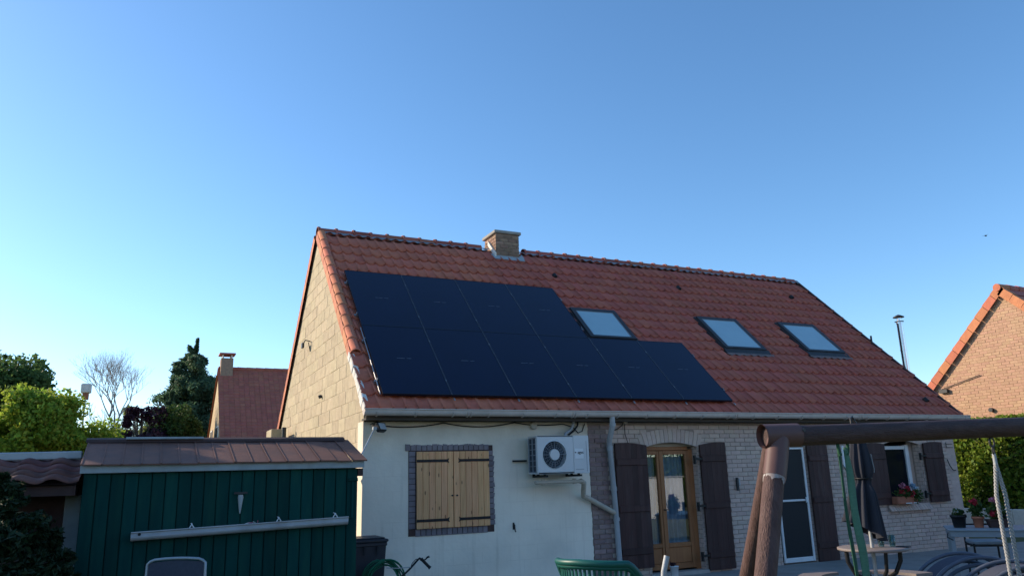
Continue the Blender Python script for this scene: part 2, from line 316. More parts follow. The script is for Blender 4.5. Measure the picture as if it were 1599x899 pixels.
def pieces(parent, name, stuffname, polys, mp, material, depth=.012, limit=300, jitter=.004, chamfer=.004, ok=None, wob=0.):
    """polys in (u,v); mp(u,v,w) -> xyz with w = distance proud of the surface"""
    items = []
    for po in polys:
        cu = sum(p[0] for p in po)/len(po); cv = sum(p[1] for p in po)/len(po)
        P = np.array(mp(cu, cv, 0)); area = max(p[0] for p in po)-min(p[0] for p in po)
        vis = in_view(P) and (ok is None or ok(cu, cv))
        items.append((-(area/np.linalg.norm(P-CAM)**2) if vis else 1, po))
    order = sorted(range(len(items)), key=lambda i: items[i][0])
    rest = MB(); cache = {}
    def build(mb, po, ou, ov, d):
        cu = sum(p[0] for p in po)/len(po); cv = sum(p[1] for p in po)/len(po)
        n = len(po); ch = chamfer
        inn = []
        for (u, v) in po:
            inn.append((u-math.copysign(min(ch, abs(u-cu)*.5), u-cu), v-math.copysign(min(ch, abs(v-cv)*.5), v-cv)))
        o = np.array(mp(ou, ov, 0)) if ou is not None else np.zeros(3)
        vs = [np.array(mp(u, v, -.004))-o for u, v in po]+[np.array(mp(u, v, d-ch*.6))-o for u, v in po]+[np.array(mp(u, v, d))-o for u, v in inn]
        fs = [(i, (i+1) % n, n+(i+1) % n, n+i) for i in range(n)]+[(n+i, n+(i+1) % n, 2*n+(i+1) % n, 2*n+i) for i in range(n)]+[tuple(range(2*n, 3*n))]
        mb.add(vs, fs)
    for k, i in enumerate(order):
        key, po = items[i]; d = depth+rng.uniform(-jitter, jitter)
        if wob: po = [(u+rng.uniform(-wob, wob), v+rng.uniform(-wob, wob)) for u, v in po]
        if key < 0 and k < limit:
            ou, ov = po[0]; sig = tuple((round(u-ou, 3), round(v-ov, 3)) for u, v in po)
            q = rng.randrange(3); sig += (q,)
            if sig not in cache:
                mb = MB(); build(mb, po, ou, ov, d); o = mb.obj(name, material, parent, mp(ou, ov, 0)); cache[sig] = o.data
            else: o = link(name, cache[sig], parent, mp(ou, ov, 0))
        else: build(rest, po, None, None, d)
    if rest.v: tag(rest.obj(stuffname, material, parent), kind='stuff')
def bond(u0, u1, v0, v1, L, H, j=.01, holes=None, off=.5):
    out = []; r = 0; v = v0
    while v < v1-.02:
        vt = min(v+H-j, v1); u = u0-(L*off if r % 2 else 0)
        hs = holes(v, vt) if holes else []
        while u < u1:
            segs = [(max(u, u0), min(u+L-j, u1))]
            for a, b in hs:
                n = []
                for s, e in segs:
                    if b <= s or a >= e: n.append((s, e)); continue
                    if a-s > .03: n.append((s, a-.002))
                    if e-b > .03: n.append((b+.002, e))
                segs = n
            for s, e in segs:
                if e-s > .03: out.append([(s, v), (e, v), (e, vt), (s, vt)])
            u += L
        v += H; r += 1
    return out

# ------------------------------------------------------------------ ground
g = MB(); g.add([(-500, -500, -.03), (500, -500, -.03), (500, 500, -.03), (-500, 500, -.03)], [(0, 1, 2, 3)])
tag(g.obj('ground', M['grass']), 'green lawn and ground around the house', kind='structure')
p = MB(); p.box(2.6, 14.5, -5.2, 0.0, -.12, -.004); p.box(-.35, 2.6, -2.0, 0.0, -.12, -.006)
tag(p.obj('patio', M['paving']), 'grey paved terrace in front of the brick wall', kind='structure')

# ------------------------------------------------------------------ main house
AL = R(43.8132); CA, SA = math.cos(AL), math.sin(AL)
E0 = np.array((0, -.2269, 2.5834))            # eave edge of the tile plane
DV = np.array((0, CA, SA)); NV = np.array((0, -SA, CA))
XL, XR = -.03, 12.53; SL = 5.533; YR = E0[1]+SL*CA; ZR = E0[2]+SL*SA
def rp(x, s, n=0.): return np.array((x, 0, 0))+E0+DV*s+NV*n
MR = Matrix(((1, 0, 0, 0), (0, CA, -SA, E0[1]), (0, SA, CA, E0[2]), (0, 0, 0, 1)))   # local (x, s, n) -> world
house = thing('house', 'long brick house with red tiled roof, white rendered left end and dark brown shutters', 'house')

# walls
def arc_top(x0, x1, zs, rise):
    hw = (x1-x0)/2; r = (hw*hw+rise*rise)/(2*rise); return (x0+x1)/2, zs+rise-r, r
OPEN = [(4.74, 5.82, .02, 2.03), (7.50, 8.27, .0, 2.02), (10.30, 11.42, .87, 2.02)]
WB = [(3.66, 12.47, -.1, 2.46)]
wall = MB()
def wall_rects(mb, x0, x1, z0, z1, opens, ya, yb):
    xs = sorted({x0, x1, *[o[0] for o in opens], *[o[1] for o in opens]})
    for a, b in zip(xs[:-1], xs[1:]):
        o = [q for q in opens if q[0] <= a+1e-6 and q[1] >= b-1e-6]
        if not o: mb.box(a, b, ya, yb, z0, z1)
        else:
            q = o[0]
            if q[2] > z0+.01: mb.box(a, b, ya, yb, z0, q[2])
            mb.box(a, b, ya, yb, q[3]+.08, z1)
wall_rects(wall, 3.66, 12.47, -.1, 2.44, OPEN, .012, .30)
bw = wall.obj('brick_wall', M['mortar'], house)
def holes(v0, v1):
    h = []; vm = (v0+v1)/2
    for x0, x1, z0, z1 in OPEN:
        cx, cz, r = arc_top(x0, x1, z1, .08)
        ro = r+.235
        if z0 <= vm <= z1: h.append((x0, x1))
        elif z1 < vm < cz+ro+.0:
            half = (x1-x0)/2+.075
            dz = vm-cz
            if dz < ro: h.append((cx-min(half*(1+.25*(vm-z1)), math.sqrt(max(ro*ro-dz*dz, 0))), cx+min(half*(1+.25*(vm-z1)), math.sqrt(max(ro*ro-dz*dz, 0)))))
    return h
allb = bond(3.68, 12.47, -.02, 2.42, .222, .0735, holes=holes)
mpF = lambda u, v, w: (u, .012-w, v)
pieces(bw, 'brick', 'brick_courses', [b for b in allb if b[0][0] >= 4.0], mpF, M['brick_paint'], depth=.012)
pieces(bw, 'brick', 'brick_courses', [b for b in allb if b[0][0] < 4.0], mpF, M['brick_bare'], depth=.016, jitter=.007, limit=100)
# arches of standing bricks over the three openings
for x0, x1, z0, z1 in OPEN:
    cx, cz, r = arc_top(x0, x1, z1, .08); n = 15; am = math.asin(((x1-x0)/2+.06)/r)
    polys = []
    for k in range(n):
        a0 = -am+2*am*k/n+.0016; a1 = -am+2*am*(k+1)/n-.0016
        polys.append([(cx+r*math.sin(a0), cz+r*math.cos(a0)), (cx+r*math.sin(a1), cz+r*math.cos(a1)), (cx+(r+.225)*math.sin(a1), cz+(r+.225)*math.cos(a1)), (cx+(r+.225)*math.sin(a0), cz+(r+.225)*math.cos(a0))])
    pieces(bw, 'arch_brick', 'arch_bricks', polys, mpF, M['brick_paint'], depth=.018, jitter=.002)
# brick reveals of openings (right cheeks seen from the left)
for x0, x1, z0, z1 in OPEN:
    rv = bond(0, .15, z0, z1, .105, .0735, off=.5)
    pieces(bw, 'reveal_brick', 'reveal_bricks', rv, lambda u, v, w, X=x1: (X-w, .015+u, v), M['brick_paint'], depth=.004, jitter=.001, limit=40)
# sloping brick sill
so_ = [[(10.27+k*.0735, 0), (10.27+k*.0735+.066, 0), (10.27+k*.0735+.066, .12), (10.27+k*.0735, .12)] for k in range(16)]
pieces(bw, 'sill_brick', 'sill_bricks', so_, lambda u, v, w: (u, -.075-w+.08*v/.12, .775+v), M['brick_paint'], depth=.02, jitter=.002)
t = MB(); t.prism([(-.06, .77), (.02, .77), (.02, .89), (0.0, .89)], 'x', 10.262, 11.45); t.obj('sill_core', M['mortar'], bw)

rw = MB(); rw.box(0.004, 3.66, 0, .30, -.1, 2.44)
# lumpy front sheet of the render
nx, nz = 90, 60; vs = []; fs = []
for j in range(nz+1):
    for i in range(nx+1):
        x = .002+i/nx*3.655; z = -.1+j/nz*2.53
        y = -.006-.004*math.sin(x*3.1+z*1.7)*math.sin(z*4.3-x)-rng.uniform(0, .0012)
        vs.append((x+(rng.uniform(-.015, .015) if i == nx else 0), y, z))
for j in range(nz):
    for i in range(nx): a = j*(nx+1)+i; fs.append((a, a+1, a+nx+2, a+nx+1))
rw.add(vs, fs, True)
rw.obj('rendered_wall', M['render'], house, recalc=False)

# gable of concrete blocks (left)
gp = [(0.0, -.1), (7.70, -.1), (7.70, 2.56), (YR, ZR-.09), (0.0, 2.56)]
gm = MB(); gm.prism(gp, 'x', .012, .25); gw = gm.obj('gable_wall', M['block_mortar'], house)
polys = []
for po in bond(0.0, 7.7, .92, ZR, .45, .208, j=.007):
    sl = math.tan(AL)
    q = clip_poly(po, -sl, 1, ZR-.10-sl*YR)      # z <= ZR-.1+sl*(y-YR)
    q = clip_poly(q, sl, 1, ZR-.10+sl*YR)
    if len(q) >= 3 and max(p[1] for p in q)-min(p[1] for p in q) > .03 and max(p[0] for p in q)-min(p[0] for p in q) > .03: polys.append(q)
pieces(gw, 'concrete_block', 'concrete_blocks', polys, lambda u, v, w: (.012-w, u, v), M['block'], depth=.005, jitter=.003, chamfer=.006, wob=.005)
gm = MB(); gm.prism(gp, 'x', 12.2, 12.465); gm.obj('gable_wall', M['brick_paint'], house)
gm = MB(); gm.box(.25, 12.2, 7.45, 7.70, -.1, 2.5); gm.obj('back_wall', M['brick_paint'], house)
gm = MB(); gm.box(.25, 12.2, .31, 7.44, 2.40, 2.44); gm.box(.25, 12.2, .31, 7.44, -.05, 0.0); gm.box(9.3, 9.4, .31, 7.4, .01, 2.39); gm.box(6.6, 6.7, .31, 7.4, .01, 2.39); gm.obj('room_shell', M['interior'], house)

# roof deck (both slopes) + front tiles
rd = MB()
for sgn in (1, -1):
    def Q(x, s, n):
        p_ = rp(x, s, n); return (p_[0], p_[1] if sgn == 1 else 2*YR-p_[1], p_[2])
    vs = [Q(x, s, n) for x in (XL+.02, XR-.02) for s in (.02, SL-.01) for n in (-.13, -.035)]
    rd.add(vs, [(0, 1, 3, 2), (4, 6, 7, 5), (0, 4, 5, 1), (2, 3, 7, 6), (0, 2, 6, 4), (1, 5, 7, 3)])
roof = rd.obj('roof', M['dark_brown'], house)
TW = (XR-XL)/66; TE = .3345; TL = .40
def tile_mesh(name, material, dz=0):
    mb = MB(); n = 10; top = []; lip = []; up = []
    for i in range(n+1):
        t = i/n; x = t*(TW+.012)-.006
        h = .015*(math.sin(2*math.pi*(t+.17))+.28*math.sin(4*math.pi*t+.4))
        e = .012-.040*abs(math.sin(math.pi*t))**.8         # lower edge bows down in the trough
        top.append((x, e, h+.050)); lip.append((x, e+.008, h+.050-.042)); up.append((x, TL, h*.9-.002))
    vs = top+up+lip; fs = []
    for i in range(n):
        fs.append((i, i+1, n+2+i, n+1+i)); fs.append((2*n+2+i, 2*n+3+i, i+1, i))
    mb.add(vs, fs, True); return mb.mesh(name, material)
tm = {k: tile_mesh('roof_tile', M[k]) for k in ('tile_new', 'tile_old')}
SKY = [(4.56, 5.63, 2.09, 3.13), (7.66, 8.77, 1.86, 3.16), (9.94, 11.08, 1.92, 3.18)]
PAN = [(.24, 4.49, 2.01, 3.82), (.24, 6.61, .21, 2.02)]
tiles = []
for c in range(16):
    for k in range(66):
        x = XL+k*TW; s = c*TE; cx, cs = x+TW/2, s+TE/2
        if any(a+.05 < cx < b-.05 and d0+.08 < cs < d1-.1 for a, b, d0, d1 in SKY): continue
        lim = 3.45 - .0*(s) if True else 0
        kind = 'tile_new' if cx < 3.42+.0*s else 'tile_old'
        hid = any(a+.1 < cx < b-.2 and d0+.1 < cs < d1-.05 for a, b, d0, d1 in PAN)
        P = rp(cx, cs); d2 = ((P-CAM)**2).sum()
        tiles.append((1e6 if hid else d2, x, s, kind))
tiles.sort()
rest = MB(); tv = {k: ([tuple(v.co) for v in tm[k].vertices], [tuple(p_.vertices) for p_ in tm[k].polygons]) for k in tm}
stray = set(rng.sample(range(len(tiles)), 70))
for i, (d2, x, s, kind) in enumerate(tiles):
    jx, js, jn, jr = rng.uniform(-.003, .003), rng.uniform(-.006, .006), rng.uniform(-.002, .004), rng.uniform(-.012, .012)
    sg_ = .007*math.sin(x*.8+s*1.3)+.004*math.sin(x*2.1+1+s*3)
    ml = MR @ Matrix.Translation((x+jx, s+js-.012+sg_, jn+.006*math.sin(x*1.1+s*.7))) @ Matrix.Rotation(jr, 4, 'Z')
    if i < 300:
        o = link('roof_tile', tm[kind], roof); o.matrix_world = ml
        if i == 0: tag(o)
    else:
        rest.cur = 0 if kind == 'tile_new' else 1
        rest.add([ml @ Vector(v) for v in tv[kind][0]], tv[kind][1], True)
o = rest.obj('roof_tiles', [M['tile_new'], M['tile_old']], roof, recalc=False); tag(o, kind='stuff')
# back slope tiles, seen only as a silhouette
bk = MB()
for c in range(16):
    for k in range(33):
        x = XL+k*TW*2; a = rp(x, c*TE-.01, .03); b = rp(x, c*TE+.36, 0.0)
        vs = [(x, 2*YR-a[1], a[2]), (x+TW*2-.004, 2*YR-a[1], a[2]), (x+TW*2-.004, 2*YR-b[1], b[2]), (x, 2*YR-b[1], b[2])]
        bk.add(vs, [(0, 3, 2, 1)])
tag(bk.obj('back_roof_tiles', M['tile_old'], roof, recalc=False), kind='stuff')
# ridge tiles
mb = MB(); n = 8
def halfpipe(mb, L, r0, r1, n=8, th=.014, a0=-10, a1=190):
    rows = []
    for (xx, rr) in ((0, r0), (.05, r0), (.055, r1), (L, r1*.97)):
        rows.append([(xx, rr*math.cos(R(a0+(a1-a0)*k/n)), rr*math.sin(R(a0+(a1-a0)*k/n))) for k in range(n+1)])
    vs = [p for r_ in rows for p in r_]; m = n+1
    fs = [(i*m+k, i*m+k+1, (i+1)*m+k+1, (i+1)*m+k) for i in range(3) for k in range(n)]
    mb.add(vs, fs, True)
    inn = [(0, (r0-th)*math.cos(R(a0+(a1-a0)*k/n)), (r0-th)*math.sin(R(a0+(a1-a0)*k/n))) for k in range(n+1)]
    mb.add(rows[0]+inn, [(k, k+1, m+k+1, m+k) for k in range(n)])
    return mb
rm = halfpipe(MB(), .37, .126, .104, a0=-25, a1=205).mesh('ridge_tile', M['tile_ridge'])
RX = [XL+.02+k*.345 for k in range(36) if not (3.55 < XL+.02+k*.345+.17 < 4.35)]
for x in RX:
    o = link('ridge_tile', rm, roof, (x+rng.uniform(-.004, .004), YR, ZR-.03+rng.uniform(-.006, .006))); o.rotation_euler = (rng.uniform(-.05, .05), rng.uniform(-.012, .012), rng.uniform(-.012, .012))
# grey flexible flashing under the ridge
vs = []; fs = []; nn = 66*8
for i in range(nn+1):
    x = XL+.02+i/nn*(XR-XL-.04); h = .017*math.sin(2*math.pi*((x-XL)/TW-.02))
    for s, q in ((SL-.05, .045), (SL-.10, .058), (SL-.140+.010*math.sin(x*9)+rng.uniform(-.006, .006), .052+h)):
        vs.append(rp(x, s, q))
for i in range(nn):
    for k in range(2): a = i*3+k; fs.append((a, a+3, a+4, a+1))
f = MB(); f.add(vs, fs, True); f.obj('ridge_flashing', M['zinc'], roof, recalc=False)
# verge tiles: front left, back left
vm = halfpipe(MB(), .39, .084, .077, a0=-5, a1=185)
vm.v = [(p_[0], p_[1], p_[2]*.8) for p_ in vm.v]
vm.add([(.0, -.085, -.0), (.39, -.082, 0), (.39, -.082, -.15), (0, -.085, -.15)], [(0, 1, 2, 3)])
vm.add([(.0, -.085, -.15), (0, -.07, -.15), (0, -.07, 0), (0, -.085, 0)], [(0, 1, 2, 3)])
vme = vm.mesh('verge_tile', M['tile_verge'])
# local x runs up the slope, local y from outside (-) to roof (+)
for k in range(4, 16):
    o = link('verge_tile', vme, roof)
    Z = Vector(NV); X = Vector(DV); Y = Z.cross(X)       # Y = -x world ... flipped below
    m = Matrix((X, Vector((1, 0, 0)), Z)).transposed().to_4x4()
    m.translation = Vector(rp(.048, k*TE-.02, .045+rng.uniform(-.003, .004))); o.matrix_world = m
vb2 = halfpipe(MB(), .39, .088, .087, a0=-5, a1=185); vb2.add([(.0, -.085, -.0), (.39, -.082, 0), (.39, -.082, -.15), (0, -.085, -.15)], [(0, 1, 2, 3)]); vb = vb2.mesh('verge_tile', M['tile_verge'])
for k in range(0, 16):
    o = link('verge_tile', vb, roof)
    X = Vector((0, -CA, SA)); Z = Vector((0, SA, CA))
    m = Matrix((X, Vector((1, 0, 0)), Z)).transposed().to_4x4()
    p_ = rp(.035, k*TE-.02, .012); m.translation = Vector((p_[0], 2*YR-p_[1], p_[2])); o.matrix_world = m
# exposed foam strip where the lowest verge tiles are missing
f = MB()
for k in range(10):
    a = .02+k*.135; f.cbox(-.045+rng.uniform(-.008, .008), .035, a, a+.15, -.10+rng.uniform(-.01, .01), .03+rng.uniform(-.01, .01), b=.012, M=MR)
f.obj('verge_filler', M['foam'], roof)
f = MB(); f.box(12.49, 12.55, -.02, SL, -.14, .045, MR); f.obj('verge_board', M['dark_brown'], roof)
# vent tiles
for (x, s) in ((4.83, 4.48), (8.04, 4.46), (11.55, 4.54), (11.92, .45)):
    f = MB(); f.tube([rp(x, s-.05, .045), rp(x, s+.05, .045)], [.045, .05], 10); f.obj('vent_hole', M['black'], roof)
f = MB(); f.tube([(12.5, 1.66, 4.40), (12.5, 1.66, 4.60)], .022, 8); f.obj('vent_stub', M['dark_metal'], roof)

# chimney
ch = MB(); ch.box(3.715, 4.235, 3.475, 4.055, 5.9, 6.70); chim = ch.obj('chimney', M['mortar'], house)
pieces(chim, 'chimney_brick', 'chimney_bricks', bond(3.70, 4.25, 6.02, 6.69, .195, .073), lambda u, v, w: (u, 3.475-w, v), M['brick_chimney'], depth=.012)
pieces(chim, 'chimney_brick', 'chimney_bricks', bond(3.475, 4.07, 6.02, 6.69, .195, .073), lambda u, v, w: (3.715-w, u, v), M['brick_chimney'], depth=.012)
pieces(chim, 'chimney_brick', 'chimney_bricks', bond(3.475, 4.07, 6.02, 6.69, .195, .073), lambda u, v, w: (4.235+w, u, v), M['brick_chimney'], depth=.012, limit=0)
f = MB(); f.cbox(3.66, 4.29, 3.42, 4.11, 6.70, 6.765, b=.008); f.obj('chimney_cap', M['cap'], chim)
f = MB()
a = [rp(x, s, n_) for x in (3.62, 4.34) for s, n_ in ((SL-.52, .058), (SL-.30, .06))]
f.add([a[0], a[2], a[3], a[1]], [(0, 1, 2, 3)])
f.box(3.69, 4.26, 3.435, 3.455, 6.05, 6.18)
f.add([rp(3.60, SL-.52, .055), rp(3.69, SL-.52, .055), (3.69, 3.50, 6.20), rp(3.60, SL-.25, .055)], [(0, 1, 2, 3)])
f.add([rp(4.26, SL-.52, .06), rp(4.37, SL-.50, .055), rp(4.36, SL-.2, .055), (4.26, 3.50, 6.20)], [(0, 1, 2, 3)])
f.obj('chimney_flashing', M['fascia'], chim, recalc=False)
f = MB(); f.box(3.66, 3.695, 3.43, 3.80, 0, .10, Matrix.Translation((0, 0, 0)) @ Matrix(((1, 0, 0, 0), (0, 1, 0, 0), (0, SA/CA, 1, 6.15-3.43*SA/CA), (0, 0, 0, 1))))
f.obj('side_flashing', M['white_cement'], chim)

# roof windows
for i, (a, b, s0, s1) in enumerate(SKY):
    sk = bpy.data.objects.new('roof_window', None); col.objects.link(sk); sk.parent = house
    lip = .13 if i else .02
    f = MB(); fr = .085
    for (xa, xb, sa, sb) in ((a+.02, a+.02+fr, s0+lip, s1), (b-.02-fr, b-.02, s0+lip, s1), (a+.02+fr, b-.02-fr, s1-fr, s1), (a+.02+fr, b-.02-fr, s0+lip, s0+lip+fr*.7)):
        f.box(xa, xb, sa, sb, -.02, .095, MR)
    f.box(a-.015, a+.02, s0, s1+.02, -.03, .06, MR); f.box(b-.02, b+.015, s0, s1+.02, -.03, .06, MR); f.box(a+.02, b-.02, s1, s1+.025, -.03, .06, MR)
    f.obj('frame', M['dark_metal'], sk)
    if i:
        f = MB(); f.add([MR @ Vector(q) for q in ((a-.03, s0+lip, .075), (b+.03, s0+lip, .075), (b+.03, s0-.01, .05), (a-.03, s0-.01, .05))], [(0, 1, 2, 3)]); f.obj('apron', M['dark_metal'], sk, recalc=False)
        vs = []; fs = []
        for k in range(61):
            x = a-.04+(b-a+.12)*k/60; h = .015*math.sin(2*math.pi*((x-XL)/TW-.02))
            vs += [MR @ Vector((x, s0+.0, .055)), MR @ Vector((x, s0-.055+rng.uniform(-.012, .008), .045+h))]
        f = MB(); f.add(vs, [(2*k, 2*k+1, 2*k+3, 2*k+2) for k in range(60)], True); f.obj('apron_skirt', M['skirt'], sk, recalc=False)
    f = MB(); q = .022
    xa, xb, sa, sb = a+.02+fr, b-.02-fr, s0+lip+fr*.7, s1-fr
    for (p0, p1, p2, p3) in ((xa, xa+q, sa, sb), (xb-q, xb, sa, sb), (xa+q, xb-q, sb-q, sb)): f.box(p0, p1, p2, p3, 0, .088, MR)
    f.obj('sash', M['alu'], sk)
    f = MB(); f.box(xa+q, xb-q, sa+.004, sb-q, .060, .082, MR); f.obj('pane', M['blind'], sk)

# eave: soffit, gutter, downpipe
f = MB(); f.box(-.02, 12.5, -.22, 0.0, 2.445, 2.47); f.box(-.02, 12.5, -.24, -.215, 2.44, 2.56); f.obj('soffit', M['soffit'], house)
f = MB(); prof = [(-.058, .045), (-.053, .01)]+[(.053*math.cos(R(a_)), .053*math.sin(R(a_))) for a_ in range(180, 361, 20)]+[(.065, .02)]
gy, gz = -.335, 2.545; vs = []; fs = []
for x in (-.08, 12.58): vs += [(x, gy+p_[0], gz+p_[1]) for p_ in prof]
m = len(prof); fs = [(k, k+1, m+k+1, m+k) for k in range(m-1)]
f.add(vs, fs, True); f.tube([(-.08, gy-.058, gz+.035), (12.58, gy-.058, gz+.035)], .009, 6); f.tube([(-.08, gy-.068, gz+.012), (-.079, gy-.068, gz+.012)], .02, 6)
f.add([(-.08, gy+p_[0], gz+p_[1]) for p_ in prof], [tuple(range(m))]); f.add([(12.58, gy+p_[0], gz+p_[1]) for p_ in prof], [tuple(range(m))])
gut = f.obj('gutter', M['gutter'], house, recalc=False)
bm_ = MB(); bm_.tube([(0, .09, .02)]+[(0, .060*math.cos(R(a_)), .060*math.sin(R(a_))) for a_ in range(0, -181, -20)], .009, 5)
bme = bm_.mesh('gutter_bracket', M['gutter'])
for k in range(23): link('gutter_bracket', bme, gut, (.1+k*.56, gy, gz-.002))
jm = MB(); jm.tube([(0, .057*math.cos(R(a_)), .057*math.sin(R(a_))) for a_ in range(10, -191, -20)], .012, 5); jme = jm.mesh('gutter_joint', M['gutter'])
for x in (1.45, 3.2, 6.4, 9.4): 
    for q in (0, .05): link('gutter_joint', jme, gut, (x+q, gy, gz))
f = MB()
f.tube([(3.93, -.335, 2.50), (3.935, -.33, 2.36), (4.0, -.10, 2.14), (4.02, -.072, 2.02), (4.06, -.072, 1.2), (4.09, -.072, .0)], .044, 12)
f.tube([(4.02, -.072, 2.06), (4.02, -.072, 1.98)], .051, 12); f.tube([(4.05, -.072, 1.42), (4.052, -.072, 1.36)], .052, 12); f.tube([(4.07, -.072, .95), (4.072, -.072, .9)], .052, 12); f.tube([(3.93, -.335, 2.40), (3.935, -.33, 2.36)], .05, 12)
dp = f.obj('downpipe', M['pvc'], house)

# window with pine shutters in the rendered wall
surr = bpy.data.objects.new('brick_surround', None); col.objects.link(surr); surr.parent = house
sh = .775, 1.905, .95, 2.01
top = [[(.62+k*.0815, 2.025), (.62+k*.0815+.072, 2.025), (.62+k*.0815+.072, 2.10+rng.uniform(.0, .02)), (.62+k*.0815, 2.10+rng.uniform(.0, .02))] for k in range(16)]
lef = [[(.672, .95+k*.0765), (.768, .95+k*.0765), (.768, .95+k*.0765+.068), (.672, .95+k*.0765+.068)] for k in range(14)]
rig = [[(1.912, .95+k*.0765), (2.0+rng.uniform(-.02, .01), .95+k*.0765), (2.0+rng.uniform(-.02, .01), .95+k*.0765+.068), (1.912, .95+k*.0765+.068)] for k in range(14)]
bot = [[(.77+k*.0795, .845), (.77+k*.0795+.07, .845), (.77+k*.0795+.07, .94), (.77+k*.0795, .94)] for k in range(14)]
pieces(surr, 'surround_brick', 'surround_bricks', top+lef+rig+bot, lambda u, v, w: (u, -.009-w, v), M['brick_surround'], depth=.012, jitter=.003)
f = MB(); f.box(.668, 1.985, -.0125, .05, .85, 2.095); f.obj('surround_mortar', M['dark_brown'], surr)
def plank_shutter(name, x0, x1, z0, z1, n, m, hinge_side, label):
    sh_ = bpy.data.objects.new(name, None); col.objects.link(sh_); sh_.parent = house; sh_['label'] = label
    w = (x1-x0)/n
    for k in range(n):
        f = MB(); f.cbox(x0+k*w+.002, x0+(k+1)*w-.002, -.058, -.028, z0+rng.uniform(-.002, .002), z1, b=.004); f.obj('plank', m, sh_)
    for z in (z0+.11, z1-.13):
        f = MB(); xa, xb = (x0, x0+.46) if hinge_side < 0 else (x1-.46, x1)
        f.box(xa, xb, -.066, -.058, z-.019, z+.019)
        e, sg = (xb, 1) if hinge_side < 0 else (xa, -1)
        f.prism([(e, z-.019), (e+.035*sg, z-.034), (e+.02*sg, z), (e+.035*sg, z+.034), (e, z+.019)], 'y', -.0655, -.0585)
        for q in (.06, .2, .34): f.tube([(xa+q, -.064, z), (xa+q, -.070, z)], .007, 6)
        f.obj('strap_hinge', M['black'], sh_)
    return sh_
s1 = plank_shutter('pine_shutter', .775, 1.333, .945, 2.008, 6, M['pine'], -1, 'left leaf of the pine shutter')
s2 = plank_shutter('pine_shutter', 1.34, 1.905, .945, 2.008, 6, M['pine'], 1, 'right leaf of the pine shutter')
for s_, x in ((s1, 1.312), (s2, 1.385)):
    f = MB(); f.tube([(x, -.058, 1.385), (x, -.078, 1.385)], .012, 8); f.obj('knob', M['black'], s_)

# brown ledged shutters of the openings in the brick wall
def ledged(x0, x1, z0, z1a, z1b, hinge, label, battens):
    sh_ = bpy.data.objects.new('brown_shutter', None); col.objects.link(sh_); sh_.parent = house; sh_['label'] = label
    n = max(4, round((x1-x0)/.11)); w = (x1-x0)/n
    for k in range(n):
        xa, xb = x0+k*w+.0012, x0+(k+1)*w-.0012
        za = lambda x: z1a+(z1b-z1a)*(x-x0)/(x1-x0)+.02*math.sin(math.pi*(x-x0)/(x1-x0))
        f = MB(); f.prism([(xa, z0), (xb, z0), (xb, za(xb)), (xa, za(xa))], 'y', -.060+rng.uniform(-.0015, .0015), -.028); f.obj('plank', M['shutter'], sh_)
    for z in battens:
        f = MB(); f.cbox(x0+.015, x1-.015, -.080, -.060, z-.05, z+.05, b=.006); f.obj('batten', M['shutter'], sh_)
        if hinge > 0: continue
        hx = x0 if hinge < 0 else x1
        f = MB(); f.box(hx-.14 if hinge < 0 else hx, hx if hinge < 0 else hx+.14, -.085, -.060, z-.016, z+.016)
        gx = hx-.13 if hinge < 0 else hx+.13
        f.box(gx-.016, gx+.016, -.075, -.035, z-.085, z+.06)
        f.obj('hinge', M['black'], sh_)
    return sh_
ledged(4.13, 4.745, .16, 2.10, 2.065, 0.5, 'brown shutter left of the oak door', (.42, 1.07, 1.80))
ledged(5.84, 6.39, .03, 2.06, 2.10, -1, 'brown shutter right of the oak door', (.27, 1.06, 1.83))
ledged(8.295, 8.80, .0, 2.03, 2.03, 1, 'brown shutter right of the screen door', (.27, 1.06, 1.80))
ledged(9.77, 10.34, .90, 2.045, 2.04, .5, 'brown shutter left of the window', (1.07, 1.80))
ledged(11.46, 12.02, .90, 2.045, 2.06, -1, 'brown shutter right of the window', (1.07, 1.80))

# oak double door
dr = bpy.data.objects.new('oak_door', None); col.objects.link(dr); dr.parent = house
f = MB(); y0, y1 = .13, .20
f.cbox(4.742, 4.80, y0, y1, .05, 2.0); f.cbox(5.72, 5.815, y0, y1, .05, 2.0); f.cbox(4.80, 5.72, y0, y1, 1.985, 2.045); f.obj('door_frame', M['oak'], dr)
f = MB(); f.box(4.75, 5.81, .15, .19, 2.046, 2.12); f.obj('arch_board', M['pvc_beige'], dr)
for li, (xa, xb, st, sr) in enumerate(((4.803, 5.10, .045, .045), (5.106, 5.717, .085, .075))):
    lf = MB(); lf.cbox(xa, xa+st, .12, .175, .08, 1.98, b=.008); lf.cbox(xb-sr, xb, .12, .175, .08, 1.98, b=.008)
    lf.cbox(xa+st, xb-sr, .122, .173, 1.915, 1.98, b=.006); lf.cbox(xa+st, xb-sr, .122, .173, .42, .49, b=.006); lf.cbox(xa+st, xb-sr, .122, .173, .08, .17, b=.006)
    lf.cbox(xa+st, xb-sr, .135, .165, .17, .42, b=.01)
    lo = lf.obj('door_leaf', M['oak'], dr)
    f = MB(); f.box(xa+st, xb-sr, .145, .151, .49, 1.915); f.obj('pane', M['glass'], lo)
    f = MB(); vs = []; fs = []
    x_0, x_1 = (xa+st-.02, xb-sr+.02)
    for k in range(41):
        x = x_0+(x_1-x_0)*k/40; y = .25+.018*math.sin(x*70)+.01*math.sin(x*31)
        vs += [(x, y, .4), (x, y, 1.95)]
    f.add(vs, [(2*k, 2*k+2, 2*k+3, 2*k+1) for k in range(40)], True)
    f.obj('curtain', M['curtain'] if li == 0 else M['curtain_blue'], lo, recalc=False)
f = MB(); f.tube([(5.13, .12, 1.02), (5.13, .08, 1.02), (5.20, .08, 1.02)], .009, 8); f.obj('door_handle', M['black'], dr)
